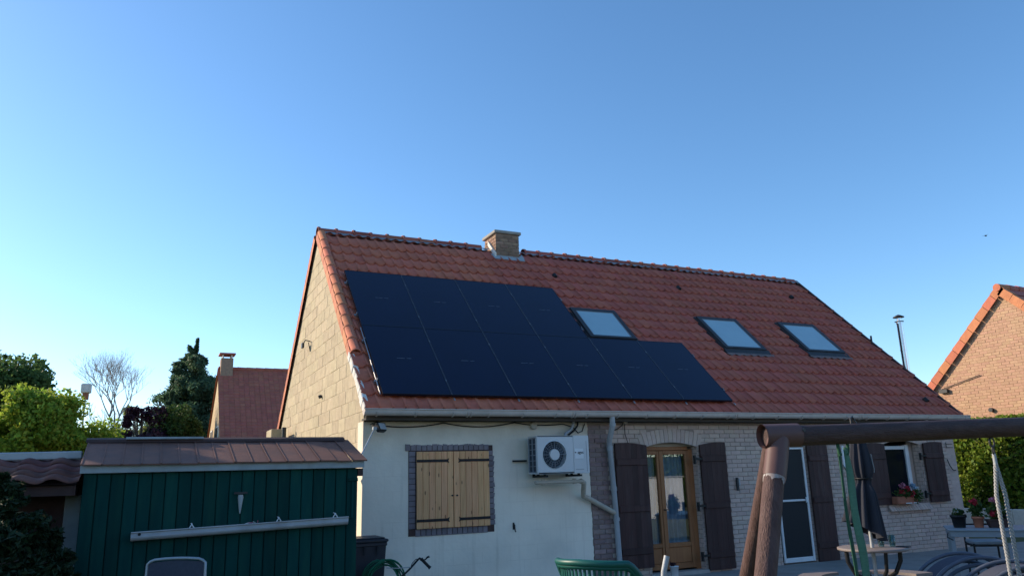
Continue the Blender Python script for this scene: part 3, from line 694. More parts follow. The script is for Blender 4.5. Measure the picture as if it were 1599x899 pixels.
f = MB(); f.box(4.70, 5.86, -.04, .20, -.01, .05); f.obj('door_step', M['concrete'], dr)

# screen door
sd_ = bpy.data.objects.new('screen_door', None); col.objects.link(sd_); sd_.parent = house
f = MB(); x0, x1 = 7.525, 8.245
f.cbox(x0, x0+.035, -.02, .02, .02, 2.0); f.cbox(x1-.042, x1, -.02, .02, .02, 2.0); f.cbox(x0+.035, x1-.042, -.018, .018, 1.965, 2.0); f.cbox(x0+.035, x1-.042, -.022, .018, 1.05, 1.085); f.cbox(x0+.035, x1-.042, -.020, .018, .02, .10)
f.obj('frame', M['white_paint'], sd_)
f = MB(); f.box(x0+.036, x1-.043, .0, .004, .10, 1.05); f.box(x0+.036, x1-.043, .0, .004, 1.085, 1.964); f.obj('mesh_screen', M['screen'], sd_)
f = MB(); f.cbox(8.15, 8.20, -.05, -.022, 1.02, 1.12); f.obj('handle', M['white_paint'], sd_)

# window with white frame
wi = bpy.data.objects.new('window', None); col.objects.link(wi); wi.parent = house
f = MB(); f.cbox(10.31, 10.37, .18, .24, .89, 2.0); f.cbox(11.20, 11.30, .17, .24, .89, 2.03); f.cbox(10.37, 11.20, .18, .24, 1.94, 2.01); f.cbox(10.37, 11.20, .18, .24, .89, .95); f.obj('frame', M['white_paint'], wi)
f = MB(); f.box(11.30, 11.42, .20, .24, .87, 2.1); f.obj('filler_board', M['brick_paint'], wi)
f = MB(); f.cbox(10.60, 10.635, .175, .235, .951, 1.939); f.obj('mullion', M['shutter'], wi)
f = MB(); f.box(10.37, 10.60, .205, .211, .951, 1.939); f.box(10.636, 11.20, .205, .211, .951, 1.939); f.obj('pane', M['glass_dark'], wi)
f = MB(); f.box(10.31, 11.4, .45, .46, .85, 2.1); f.obj('dark_blind', M['screen'], wi)

# cables sagging under the soffit
def sag(x0, x1, z0, z1, d, y=-.03, n=14): return [(x0+(x1-x0)*k/n, y, z0+(z1-z0)*k/n-d*4*(k/n)*(1-k/n)) for k in range(n+1)]
for pts, r_ in ((sag(.1, 1.2, 2.40, 2.42, .05)+sag(1.2, 2.35, 2.42, 2.43, .06)[1:]+sag(2.35, 3.2, 2.43, 2.41, .03)[1:]+[(3.38, -.03, 2.36), (3.47, -.03, 2.27), (3.55, -.03, 2.30), (3.6, -.03, 2.42)], .008), (sag(4.05, 4.36, 2.30, 2.44, .04), .008), ([(4.36, -.03, 2.42), (4.36, -.025, 2.25), (4.42, -.025, 2.06)], .006)):
    f = MB(); f.tube(pts, r_, 5); f.obj('cable', M['black'], house)
f = MB(); f.lathe([(.045, 0), (.06, .02), (.055, .045), (.02, .05)], n=16); o = f.obj('junction_box', M['pvc_beige'], house, (2.68, -.01, 2.38)); o.rotation_euler = (R(90), 0, 0)
f = MB(); f.cbox(4.33, 4.40, -.07, -.005, 2.41, 2.47); f.obj('junction_box', M['pvc_beige'], house)
# wall ironwork
f = MB(); f.tube([(2.30, -.01, .93), (2.30, -.05, .93), (2.30, -.06, .85), (2.315, -.05, .83)], .009, 6); f.box(2.285, 2.315, -.012, -.004, .86, .96); f.obj('wall_hook', M['black'], house)
f = MB(); f.cbox(6.59, 6.63, -.05, -.012, 1.28, 1.50); f.obj('wall_bracket', M['dark_metal'], house)
f = MB(); f.cbox(6.625, 6.655, -.06, -.012, 1.36, 1.48); f.obj('wall_plate', M['pale_metal'], house)
f = MB(); f.tube([(12.15, -.03, 1.72), (12.17, -.05, 1.6), (12.22, -.06, 1.52), (12.30, -.05, 1.49), (12.36, -.03, 1.50)], .01, 6); f.obj('hose_holder', M['dark_metal'], house)
f = MB(); f.box(12.2, 12.21, -.02, -.012, 1.95, 2.06); f.box(12.2, 12.4, -.02, -.012, 2.02, 2.03); f.box(12.2, 12.4, -.02, -.012, 1.95, 1.96); f.obj('number_frame', M['dark_metal'], house)
f = MB(); f.cbox(9.20, 9.26, -.04, -.012, 1.62, 2.02); f.obj('wall_rail', M['white_paint'], house)
f = MB(); f.tube([(9.20, -.03, 1.66), (9.24, -.06, 1.52), (9.32, -.05, 1.44)], .008, 6); f.obj('rail_cord', M['green_plastic'], house)
f = MB(); f.tube([(0, 4.12, 4.28), (-.10, 4.10, 4.30), (-.13, 4.25, 4.22)], .012, 6); f.tube([(0, 4.12, 4.1), (-.06, 4.0, 4.24)], .008, 5); f.box(-.14, -.10, 4.20, 4.32, 4.17, 4.27); f.obj('gable_bracket', M['dark_metal'], house)
f = MB(); f.tube([(0, 2.9, 3.1), (-.05, 2.9, 3.08)], .03, 8); f.obj('gable_plug', M['dark_metal'], house)
# rear eave end
f = MB(); f.tube([(-.10, 2*YR-E0[1]+.02, 2.62), (.3, 2*YR-E0[1]+.02, 2.62)], .07, 8); f.box(-.05, .2, 7.70, 7.78, 2.3, 2.55); f.obj('rear_gutter', M['white_cement'], house)

# ------------------------------------------------------------------ solar panels (ten)
PW, PH, PT = 1.046, 1.7930, .035
names_u = ['leftmost', 'second from left', 'third from left', 'rightmost']
def solar(x, s, label):
    t = thing('solar_panel', label, 'solar panel', tuple(rp(x, s, .0)), group='black solar panels on the roof')
    Ml = Matrix(((1, 0, 0, 0), (0, CA, -SA, 0), (0, SA, CA, 0), (0, 0, 0, 1)))
    tilt = Matrix.Rotation(rng.uniform(-.0004, .0004), 4, 'X') @ Matrix.Rotation(rng.uniform(-.0022, .0022), 4, 'Y')
    Ml = Ml @ tilt; z0 = .085
    f = MB(); e = .012
    for (xa, xb, sa, sb) in ((0, e, 0, PH), (PW-e, PW, 0, PH), (e, PW-e, 0, e), (e, PW-e, PH-e, PH)): f.box(xa, xb, sa, sb, z0, z0+PT, Ml)
    f.obj('frame', M['panel_frame'], t)
    f = MB(); f.box(e, PW-e, e, PH-e, z0+.004, z0+PT-.003, Ml); f.obj('cell_sheet', M['panel'], t)
    f = MB(); c = PH*.5; f.box(PW*.38, PW*.50, c-.004, c+.004, z0+PT-.0028, z0+PT-.0015, Ml); f.box(PW*.53, PW*.60, c-.004, c+.004, z0+PT-.0028, z0+PT-.0015, Ml); f.obj('mark_strip', M['panel_mark'], t)  # two pale dashes across the middle of each panel
    return t
for i in range(4): solar(.241+i*1.058, .218+1.7937, 'black solar panel, %s of the four in the upper row' % names_u[i])
low = ['leftmost', 'second from the left', 'third from the left', 'fourth from left, below the upper row end', 'fifth from left, below a roof window', 'rightmost, beside bare tiles']
for i in range(6): solar(.241+i*1.058, .218, 'black solar panel in the lower row, %s' % low[i])
rack = thing('panel_mounting', 'silver mounting rails and clamps between and beside the solar panels', 'rails', tuple(rp(.2, .2)))
def to_local(o, mb): mb.v = [tuple(Vector(v)-o.location) for v in mb.v]; return mb
for s, x1 in ((.218+.35, 6.62), (.218+1.40, 6.62), (.218+1.794+.35, 4.5), (.218+1.794+1.40, 4.5)):
    f = MB(); f.box(.19, x1+.03, s-.02, s+.02, .04, .084, MR); to_local(rack, f); f.obj('rail', M['alu'], rack)
    ends = [.225]+[.241+k*1.058-.010 for k in range(1, int((x1-.2)/1.058+.1))]+[x1-.02]
    for e in ends:
        f = MB(); f.box(e-.005, e+.007, s-.018, s+.018, .06, .1235, MR); to_local(rack, f); f.obj('clamp', M['alu'], rack)
for k in range(1, 7):
    f = MB(); x = .241+k*1.058+.03; f.cbox(x-.014, x+.014, .15, .21, .06, .08, b=.006, M=MR); to_local(rack, f); f.obj('roof_hook', M['alu'], rack)
for k in range(1, 6):
    f = MB(); x = .241+k*1.058-.006; f.box(x-.0026, x+.0026, .23, 2.0 if k > 4 else (3.79 if k < 4 else 2.01), .09, .1195, MR); to_local(rack, f); f.obj('joint_strip', M['joint'], rack)
f = MB(); f.tube([MR @ Vector((.215, .24, .09)), MR @ Vector((.22, 1.2, .10)), MR @ Vector((.22, 1.95, .10))], .010, 6); to_local(rack, f); f.obj('sunlit_edge', M['alu'], rack)  # pale tube imitates the sunlit side of the leftmost lower panel's frame

# ------------------------------------------------------------------ air conditioner
ac = thing('air_conditioner', 'white outdoor air conditioner unit with round fan hung on the rendered wall', 'air conditioner', (2.52, -.45, 1.645))
def acm(mb): return to_local(ac, mb)
bx0, bx1, by0, by1, bz0, bz1 = 2.52, 3.40, -.45, -.13, 1.65, 2.20
fc = (2.805, 1.925); fr_ = .212
# front plate with a round opening
n = 48; vs = []; fs = []
def sq(a):
    c, s = math.cos(a), math.sin(a); W0, W1, H0, H1 = fc[0]-bx0, 3.13-fc[0], fc[1]-bz0, bz1-fc[1]
    k = min((W1 if c > 0 else W0)/max(abs(c), 1e-6), (H1 if s > 0 else H0)/max(abs(s), 1e-6)); return (fc[0]+c*k, fc[1]+s*k)
angs = sorted([2*math.pi*k/n for k in range(n)]+[math.atan2(dz, dx) % (2*math.pi) for dx in (bx0-fc[0], 3.13-fc[0]) for dz in (bz0-fc[1], bz1-fc[1])])
na = len(angs)
for a in angs: q = sq(a); vs.append((q[0], by0, q[1]))
for a in angs: vs.append((fc[0]+fr_*math.cos(a), by0, fc[1]+fr_*math.sin(a)))
for a in angs: vs.append((fc[0]+(fr_-.012)*math.cos(a), by0-.008, fc[1]+(fr_-.012)*math.sin(a)))
for a in angs: vs.append((fc[0]+(fr_-.015)*math.cos(a), by0+.10, fc[1]+(fr_-.015)*math.sin(a)))
for b_ in range(3):
    for k in range(na): fs.append((b_*na+k, b_*na+(k+1) % na, (b_+1)*na+(k+1) % na, (b_+1)*na+k))
f = MB(); f.add(vs, fs)
f.box(bx0, bx1, by0+.12, by1, bz0+.001, bz0+.02); f.box(bx0, bx1, by0, by1, bz1-.012, bz1+.004); f.box(3.133, bx1, by0-.003, by1, bz0, bz1-.013); f.box(bx0+.01, bx1-.01, by0, by0+.12, bz0-.004, bz0+.018)
f.box(bx0, bx0+.012, by0+.002, by0+.05, bz0+.02, bz1-.013); f.box(bx0, bx0+.012, by1-.02, by1, bz0+.02, bz1-.013)
acm(f).obj('casing', M['ac_white'], ac, recalc=False)
f = MB(); f.box(bx0+.03, 3.12, by0+.11, by1-.02, bz0+.03, bz1-.03); acm(f).obj('coil', M['ac_dark'], ac)
f = MB()
for r_ in (.115, .145, .175): f.tube([(fc[0]+r_*math.cos(2*math.pi*k/36), by0-.004, fc[1]+r_*math.sin(2*math.pi*k/36)) for k in range(37)], .0022, 4, caps=False)
for k in range(20):
    a = 2*math.pi*k/20; rr = .0045 if k % 5 == 0 else .0028
    f.tube([(fc[0]+.08*math.cos(a), by0-.006, fc[1]+.08*math.sin(a)), (fc[0]+.203*math.cos(a), by0-.004, fc[1]+.203*math.sin(a))], rr, 5)
acm(f).obj('fan_grille', M['ac_grille'], ac)
f = MB(); f.tube([(fc[0], by0+.02, fc[1]), (fc[0], by0-.012, fc[1])], [.085, .080], 28, smooth=False); acm(f).obj('fan_hub', M['ac_white'], ac)
for k in range(3):
    f = MB(); a0 = 2*math.pi*k/3; vs = []
    for i in range(7):
        a = a0+i*.16
        vs += [(fc[0]+.06*math.cos(a), by0+.05+.006*i, fc[1]+.06*math.sin(a)), (fc[0]+.19*math.cos(a+.1), by0+.035+.009*i, fc[1]+.19*math.sin(a+.1))]
    f.add(vs, [(2*i, 2*i+1, 2*i+3, 2*i+2) for i in range(6)], True); acm(f).obj('fan_blade', M['ac_dark'], ac, recalc=False)
f = MB()
for k in range(7): z = bz0+.03+k*(bz1-bz0-.06)/6; f.box(bx0-.004, bx0+.010, by0+.05, by1-.02, z-.005, z+.005)
for k in range(3): y = by0+.055+k*.118; f.box(bx0-.006, bx0+.012, y-.005, y+.005, bz0+.03, bz1-.03)
acm(f).obj('side_grille', M['ac_grille'], ac)
f = MB(); f.box(bx0+.014, bx0+.02, by0+.05, by1-.02, bz0+.02, bz1-.02); acm(f).obj('side_coil', M['ac_dark'], ac)
f = MB(); f.cbox(3.15, 3.30, by0-.007, by0-.002, 1.86, 2.01, b=.002); acm(f).obj('label_plate', M['white_paint'], ac)
cu = bpy.data.curves.new('brand_text', 'FONT'); cu.body = '\u25aa agvc'; cu.size = .062; cu.extrude = .001; cu.align_x = 'CENTER'
to = bpy.data.objects.new('brand_text', cu); col.objects.link(to)
dg = bpy.context.evaluated_depsgraph_get(); me = bpy.data.meshes.new_from_object(to.evaluated_get(dg)); bpy.data.objects.remove(to)
me.materials.clear(); me.materials.append(M['black'])
o = link('brand_text', me, ac, (3.225-ac.location.x, -.012, 1.935-ac.location.z)); o.rotation_euler = (R(90), 0, 0)
f = MB(); f.box(3.16, 3.30, by0-.0055, by0-.002, 1.70, 1.708); f.box(bx1-.045, bx1-.04, by0-.006, by0-.002, bz0+.02, bz1-.08); acm(f).obj('seam', M['ac_grille'], ac)
for x in (2.66, 3.24):
    f = MB(); f.box(x-.018, x+.018, by0-.01, 0, bz0-.05, bz0-.02); f.box(x-.018, x+.018, -.03, -.006, bz0-.05, bz0+.2); f.tube([(x, by0+.06, bz0-.022), (x, by0+.06, bz0-.002)], .022, 8); f.tube([(x, by1-.04, bz0-.022), (x, by1-.04, bz0-.002)], .022, 8); acm(f).obj('wall_bracket', M['black'], ac)
f = MB(); f.box(2.30, 2.53, -.06, -.03, 1.84, 1.865); acm(f).obj('side_bar', M['black'], ac)
f = MB(); f.cbox(2.52, 3.36, -.36, -.28, 1.50, 1.555, b=.015)
f.tube([(3.32, -.30, 1.53), (3.40, -.26, 1.50), (3.42, -.20, 1.40), (3.47, -.10, 1.30), (3.58, -.075, 1.26), (4.05, -.072, 1.02)], .040, 12)
f.tube([(2.66, -.32, 1.49), (2.66, -.32, 1.57)], .035, 8); f.tube([(3.2, -.32, 1.49), (3.2, -.32, 1.57)], .035, 8)
acm(f).obj('drain_pipe', M['pvc_beige'], ac)
f = MB()
f.tube([(3.12, -.25, 2.19), (3.14, -.2, 2.24), (3.30, -.10, 2.31), (3.37, -.06, 2.40), (3.38, -.06, 2.47)], .022, 8); acm(f).obj('insulated_pipe', M['pvc'], ac)
f = MB(); f.tube([(3.17, -.25, 2.19), (3.2, -.2, 2.23), (3.36, -.09, 2.30), (3.45, -.06, 2.38), (3.46, -.06, 2.47)], .016, 8); acm(f).obj('insulated_pipe', M['black'], ac)

# ------------------------------------------------------------------ floodlight
fl = thing('floodlight', 'small black floodlight under the gutter at the left end of the white wall', 'floodlight', (.18, -.2, 2.33))
f = MB(); Mx = Matrix.Translation((0, -.05, 0)) @ Matrix.Rotation(R(35), 4, 'Z') @ Matrix.Rotation(R(-28), 4, 'X'); f.cbox(-.075, .075, -.045, .03, -.06, .06, b=.01, M=Mx); f.obj('housing', M['black'], fl)
f = MB(); f.box(-.062, .062, -.052, -.046, -.048, .048, M=Mx); f.obj('lens', M['pale_metal'], fl)
f = MB(); f.tube([(-.09, .0, .0), (-.09, .03, .07), (0, .1, .09), (.09, .03, .07), (.09, 0, 0)], .008, 6); f.tube([(0, .1, .09), (0, .18, .1)], .012, 6); f.obj('bracket', M['black'], fl)
po = thing('antenna_pole', 'thin pale pole slanting from the floodlight down to the shed roof', 'pole', (.10, -.25, 2.33))
f = MB(); f.tube([(0, 0, 0), (-.38, -.62, -.47)], .011, 6); f.obj('pole', M['pale_metal'], po)
f = MB(); f.cbox(-.03, .03, -.05, .02, -.03, .015); f.obj('clamp', M['pale_metal'], po)

# ------------------------------------------------------------------ green shed
shx0, shx1, yf, yrg, yb = -3.325, -.44, -1.5, -.62, .35
ze, zr = 1.80, 2.145
shed = thing('shed', 'dark green plank shed with brown sheet roof standing beside the gable', 'shed', (-1.88, -.6, 0))
def L2(o, mb): return to_local(o, mb)
f = MB(); f.prism([(yf+.02, 0), (yb, 0), (yb, ze), (yrg, zr-.05), (yf+.02, ze-.02)], 'x', shx0+.02, shx1-.02); L2(shed, f).obj('wall', M['shed_green'], shed)
npl = 22; pwid = (shx1-shx0)/npl
for k in range(npl):
    f = MB(); x = shx0+k*pwid; yo = rng.uniform(-.002, .002)
    f.cbox(x+.004, x+pwid-.004, yf-.012+yo, yf+.016, .02, ze-.03, b=.005); L2(shed, f).obj('plank', M['shed_green'], shed)
    
for k in range(9):
    f = MB(); y = yf+.03+k*.205; f.cbox(shx1-.02, shx1+.008, y+.003, y+.2, .02, ze-.05, b=.005); L2(shed, f).obj('plank', M['shed_green'], shed)
f = MB(); f.cbox(shx0-.03, shx1+.06, yf-.075, yf-.045, ze-.025, ze+.055, b=.004); L2(shed, f).obj('fascia', M['fascia'], shed)
nsh = 16; sw = (shx1+.09-shx0+.02)/nsh
ang = math.atan2(zr-(ze+.055), yrg-(yf-.10))
for k in range(nsh):
    f = MB(); x = shx0-.03+k*sw; tz = rng.uniform(-.003, .006)
    q = [(0, 0, .006), (sw*.05, 0, .0075), (sw*.085, 0, .0065), (sw*.12, 0, .001), (sw*.55, 0, .001), (sw*.9, 0, .0), (sw+.004, 0, -.001)]
    vs = []; a_ = Vector((x, yf-.115+rng.uniform(-.012, .006), ze+.062+tz)); b_ = Vector((x, yrg, zr+.005+tz))
    for p_ in q: vs.append(a_+Vector((p_[0], 0, p_[2])))
    for p_ in q: vs.append(b_+Vector((p_[0], 0, p_[2])))
    for p_ in q: vs.append(a_+Vector((p_[0], .002, p_[2]-.014)))
    m = len(q); fs = [(i, i+1, m+i+1, m+i) for i in range(m-1)]+[(2*m+i, 2*m+i+1, i+1, i) for i in range(m-1)]
    f.add(vs, fs); L2(shed, f).obj('roof_sheet', M['shed_roof'], shed, recalc=False)
f = MB(); f.add([(shx0-.03, yrg-.02, zr+.0), (shx1+.07, yrg-.02, zr+.0), (shx1+.07, yb+.08, ze+.04), (shx0-.03, yb+.08, ze+.04)], [(0, 1, 2, 3)]); L2(shed, f).obj('roof_back', M['shed_roof'], shed, recalc=False)
f = MB(); f.prism([(yrg-.10, zr-.012), (yrg-.085, zr+.022), (yrg, zr+.045), (yrg+.10, zr+.01), (yrg+.1, zr-.02), (yrg, zr+.02)], 'x', shx0-.05, shx1+.02); L2(shed, f).obj('ridge_cap', M['dark_brown'], shed)
f = MB(); f.cbox(-.56, -.44, yf-.03, yf-.013, 1.62, 1.66); f.cbox(-.515, -.49, yf-.035, yf-.013, 1.2, 1.62); L2(shed, f).obj('wall_batten', M['shed_green'], shed)
f = MB(); f.prism([(yrg-.02, 0), (yrg+.02, 0)], 'x', 0, .1) if False else f.box(shx1+.0, shx1+.06, yf-.02, yf+.03, ze-.12, ze-.03); L2(shed, f).obj('eave_block', M['dark_brown'], shed)
st = thing('plastic_strip', 'pale flat strip lying along the ridge of the green shed', 'strip', (-2.55, yrg-.09, zr+.03))
f = MB(); f.cbox(-.42, .42, -.03, .03, -.008, .018, b=.004); f.obj('strip', M['fascia'], st)
# spare gutter length hung on the shed
gp_ = thing('spare_gutter', 'long white plastic gutter pipe hung across the front of the green shed', 'gutter', (-1.70, yf-.08, 1.15))
f = MB(); prof = [(-.055, .035), (-.05, .0)]+[(.05*math.cos(R(a_)), -.0+.05*math.sin(R(a_))) for a_ in range(180, 361, 20)]+[(.055, .035)]
vs = []
for x, dz in ((-1.13, -.02), (1.13, .035)): vs += [(x, p_[0], p_[1]+dz) for p_ in prof]
m = len(prof); f.add(vs, [(k, k+1, m+k+1, m+k) for k in range(m-1)], True)
f.add(vs[:m], [tuple(range(m))]); f.add(vs[m:], [tuple(range(m))]); f.tube([(-1.13, -.055, .018), (1.13, -.055, .073)], .009, 6)
f.obj('channel', M['pvc'], gp_, recalc=False)
for x in (-.55, .35, .98):
    f = MB(); z = .045+.028*x; f.tube([(x-.025, -.03, z), (x, -.04, z+.045), (x, .06, z+.05)], .007, 5); f.tube([(x+.03, -.03, z), (x, -.04, z+.04)], .007, 5); f.obj('hanger', M['white_paint'], gp_)
f = MB(); f.tube([(-1.05, -.058, .0), (-1.05, -.062, .0)], .016, 8); f.obj('end_hole', M['black'], gp_)
pg = thing('clothes_pegs', 'little heap of pinkish pegs lying on the hung white gutter', 'pegs', (-1.62, yf-.10, 1.205))
for k in range(4):
    f = MB(); f.cbox(-.03, .03, -.006, .006, -.006, .006, M=Matrix.Translation((k*.035-.06, 0, .004*k)) @ Matrix.Rotation(.5*k, 4, 'Z') @ Matrix.Rotation(.25*(k-1), 4, 'Y')); f.obj('peg', M['pink'] if k % 2 else M['petal_white'], pg)
hk = thing('hanging_tool', 'small pale tapered tool hanging on the shed planks above the gutter', 'tool', (-1.76, yf-.03, 1.53))
f = MB(); f.box(-.07, .07, -.012, .012, -.012, .012); f.obj('nail', M['dark_metal'], hk)
f = MB(); f.lathe([(.006, -.22), (.014, -.17), (.03, -.05), (.026, -.02)], n=10); f.obj('blade', M['pale_metal'], hk)

# ------------------------------------------------------------------ lean-to left of the shed
lt = thing('lean_to', 'low outbuilding at the left edge with wavy dark red roof tiles and pale top board', 'outbuilding', (-4.3, -1.2, 0))
f = MB(); f.box(-6.5, -3.335, -.98, -.80, 0, 1.85); L2(lt, f).obj('wall', M['dark_brown'], lt)
f = MB(); f.cbox(-3.50, -3.345, -1.03, -1.0, .3, 1.56); L2(lt, f).obj('pale_sheet', M['fascia'], lt)
f = MB(); f.box(-6.5, -3.40, -1.58, -1.50, 1.56, 1.66); f.box(-3.46, -3.38, -1.56, -.9, 1.56, 1.66); L2(lt, f).obj('beam', M['dark_brown'], lt)
f = MB()
ML = Matrix(((1, 0, 0, 0), (0, .97, 0, -.86), (0, 0, 1, 2.05), (0, 0, 0, 1)))
f.cbox(-6.6, -3.39, -.05, .06, -.03, .055, b=.01, M=ML @ Matrix.Rotation(R(-.7), 4, 'Y') @ Matrix.Translation((0, 0, -.03))); L2(lt, f).obj('top_board', M['pale_metal'], lt)
rt = MB(); n = 12; W_ = .30
vs = []; 
for i in range(n+1):
    t_ = i/n; h = .028*math.cos(2*math.pi*(t_-.25)); e = -.018*math.cos(2*math.pi*(t_-.25))
    vs.append((t_*(W_+.015), e, h+.03))
for i in range(n+1):
    t_ = i/n; vs.append((t_*(W_+.015), .36, .026*math.cos(2*math.pi*(t_-.25))*.9))
for i in range(n+1): x, y, z = vs[i]; vs.append((x, y+.002, z-.022))
rt.add(vs, [(i, i+1, n+2+i, n+1+i) for i in range(n)]+[(2*n+2+i, 2*n+3+i, i+1, i) for i in range(n)], True)
rme = rt.mesh('roof_tile', M['roman']); rbase = bpy.data.objects.new('tile_roof', None); col.objects.link(rbase); rbase.parent = lt
a2 = .25
for c in range(4):
    for k in range(10):
        o = link('roof_tile', rme, rbase)
        o.matrix_world = Matrix.Translation((0, 0, 0)); o.location = (-3.36-W_*(k+1)+4.3+rng.uniform(-.006, .006), -1.70+c*.195+1.2+rng.uniform(-.01, .01), 1.695+c*.058+rng.uniform(-.004, .004)); o.rotation_euler = (a2+.02, rng.uniform(-.015, .015), rng.uniform(-.02, .02))
f = MB(); f.add([(-6.5, -1.66, 1.67), (-3.37, -1.66, 1.67), (-3.37, -.88, 1.89), (-6.5, -.88, 1.89)], [(0, 1, 2, 3)]); L2(lt, f).obj('roof_deck', M['dark_brown'], lt, recalc=False)

# ------------------------------------------------------------------ foliage
def leaves(name, pts, size, m, parent=None, flat=0., squash=.6, nrm=None, center=None):
    pts = np.asarray(pts); n = len(pts)
    d = nr.normal(size=(n, 3)); d /= np.linalg.norm(d, axis=1)[:, None]
    if nrm is not None: d = d*.7+nrm*.9; d /= np.linalg.norm(d, axis=1)[:, None]
    a = nr.normal(size=(n, 3)); u = np.cross(d, a); u /= np.linalg.norm(u, axis=1)[:, None]; v = np.cross(d, u)
    s = size*nr.uniform(.6, 1.3, size=(n, 1)); su = u*s; sv = v*s*squash
    V = np.empty((n, 4, 3)); V[:, 0] = pts-su; V[:, 1] = pts-sv*1.0+su*.1; V[:, 2] = pts+su; V[:, 3] = pts+sv*1.0+su*.1
    V[:, 0] -= d*s*.15; V[:, 2] -= d*s*.15
    me = bpy.data.meshes.new(name); me.vertices.add(4*n); me.vertices.foreach_set('co', V.reshape(-1))
    me.loops.add(4*n); me.loops.foreach_set('vertex_index', np.arange(4*n, dtype=np.int32))
    me.polygons.add(n); me.polygons.foreach_set('loop_start', np.arange(0, 4*n, 4, dtype=np.int32)); me.update(); me.validate()
    me.materials.append(m); return link(name, me, parent)
def blob(c, r, n, shell=.45):
    d = nr.normal(size=(n, 3)); d /= np.linalg.norm(d, axis=1)[:, None]
    q = d*(1-shell*nr.random((n, 1))**1.5)*(1+.16*np.sin(d[:, :1]*7+d[:, 2:]*5+c[0]*3))+.10*nr.normal(size=(n, 3))*(nr.random((n, 1)) > .6)
    return np.array(c)+q*np.array(r)
def broad(name, label, cat, base, height, crown_r, m, n, leafsize, nbl=26, low=.25, bark='bark', seed=0, up=1.0, group=None):
    rr = random.Random(seed); t = thing(name, label, cat, base, group=group)
    tk = MB(); tk.tube([(0, 0, -.1), (.05, 0, height*.25), (-.05, .05, height*.55), (0, 0, height*.85)], [crown_r*.075, crown_r*.06, crown_r*.04, .02], 7)
    pts = []
    zc = height*(low+1)/2; hz = height*(1-low)/2
    for k in range(nbl):
        a = rr.uniform(0, 6.283); zz = rr.uniform(-1, 1); rad = math.sqrt(max(0, 1-(zz*.85)**2))*rr.uniform(.45, .95)
        c = (math.cos(a)*rad*crown_r*.8, math.sin(a)*rad*crown_r*.8, zc+zz*hz*.82)
        br = crown_r*rr.choice((.14, .2, .26, .34, .42)); pts.append(blob(c, (br, br, br*.8*up), int(n/nbl)))
        tk.tube([(0, 0, height*rr.uniform(.25, .6)), (c[0]*.5, c[1]*.5, c[2]*.9), c], [.05*crown_r/2, .03, .012], 5)
    tk.obj('trunk', M[bark], t)
    P = np.concatenate(pts); leaves('crown', P, leafsize, m, t)
    return t
def conifer(name, label, base, height, r, m, n, leafsize, seed=0, levels=16, cat='tree', group=None, droop=.25):
    rr = random.Random(seed); t = thing(name, label, cat, base, group=group)
    tk = MB(); tk.tube([(0, 0, -.1), (0, 0, height)], [r*.08, .015], 7); pts = []
    for l in range(levels):
        f_ = l/(levels-1); z = height*(.08+.9*f_); rl = r*(1-f_)**.66+.05
        nb = max(4, int(9*(1-f_)+4))
        for k in range(nb):
            a = rr.uniform(0, 6.283); L_ = rl*rr.choice((.62, .78, .9, 1.0, 1.08, 1.25))
            e = np.array((math.cos(a)*L_, math.sin(a)*L_, z-droop*L_+rr.uniform(-.1, .15)*r))
            s_ = np.array((0, 0, z)); tk.tube([tuple(s_), tuple(e)], [.02, .006], 4)
            q = max(6, int(n/levels/nb)); tt = nr.random((q, 1))**.7
            pts.append(s_+(e-s_)*tt+nr.normal(size=(q, 3))*np.array((.16, .16, .085))*L_*(.5+.5*(1-tt))+np.array((0, 0, -.06*r))*nr.random((q, 1)))
    tk.obj('trunk', M['bark'], t); leaves('crown', np.concatenate(pts), leafsize, m, t, squash=.35)
    return t
broad('tree', 'dark green bushy tree behind the bright bush at the far left', 'tree', (-8.5, 30, 0), 7.5, 2.7, M['leaf_dark'], 40000, .11, 80, .2, seed=3)
conifer('sapling', 'thin leading tip poking out of the dark tree at the left edge', (-8.55, 29.0, 0), 7.6, .55, M['leaf_dark'], 2500, .10, seed=5, levels=20)
broad('bush', 'large domed bright yellow-green bush rising behind the lean-to roof', 'bush', (-5.45, 15.0, 0), 4.55, 1.35, M['leaf_bright'], 34000, .062, 80, .25, seed=8)
broad('bush', 'bright yellow-green bush at the left picture edge behind the lean-to roof', 'bush', (-7.1, 15.5, 0), 3.95, 1.5, M['leaf_bright'], 26000, .062, 60, .15, seed=10)
broad('bush', 'bright green bush to the right of the pole, in front of the bare tree', 'bush', (-4.35, 15.6, 0), 3.62, 1.3, M['leaf_bright'], 26000, .06, 60, .12, seed=9)
broad('tree', 'pale yellowish leafy tree half hidden between the purple tree and the fir', 'tree', (-3.1, 33, 0), 6.0, 1.4, M['leaf_pale'], 7000, .11, 16, .3, seed=11)
broad('tree', 'dark purple leaved tree left of the fir', 'tree', (-2.85, 24.5, 0), 5.2, 1.2, M['leaf_purple'], 18000, .08, 50, .2, seed=12)
conifer('fir_tree', 'tall dark blue-green fir behind the red roofed neighbour', (-.35, 37.5, 0), 9.7, 4.6, M['leaf_fir'], 80000, .12, seed=14, levels=30)
broad('tree', 'mid green bushy tree below the fir at the left of the far gable', 'tree', (-1.75, 25.5, 0), 5.2, 1.5, M['leaf_mid'], 24000, .08, 56, .15, seed=15)
conifer('fir_tree', 'smaller dark fir leaning out left in front of the tall one', (-1.6, 33, 0), 6.4, 1.7, M['leaf_fir'], 26000, .11, seed=18, levels=20)
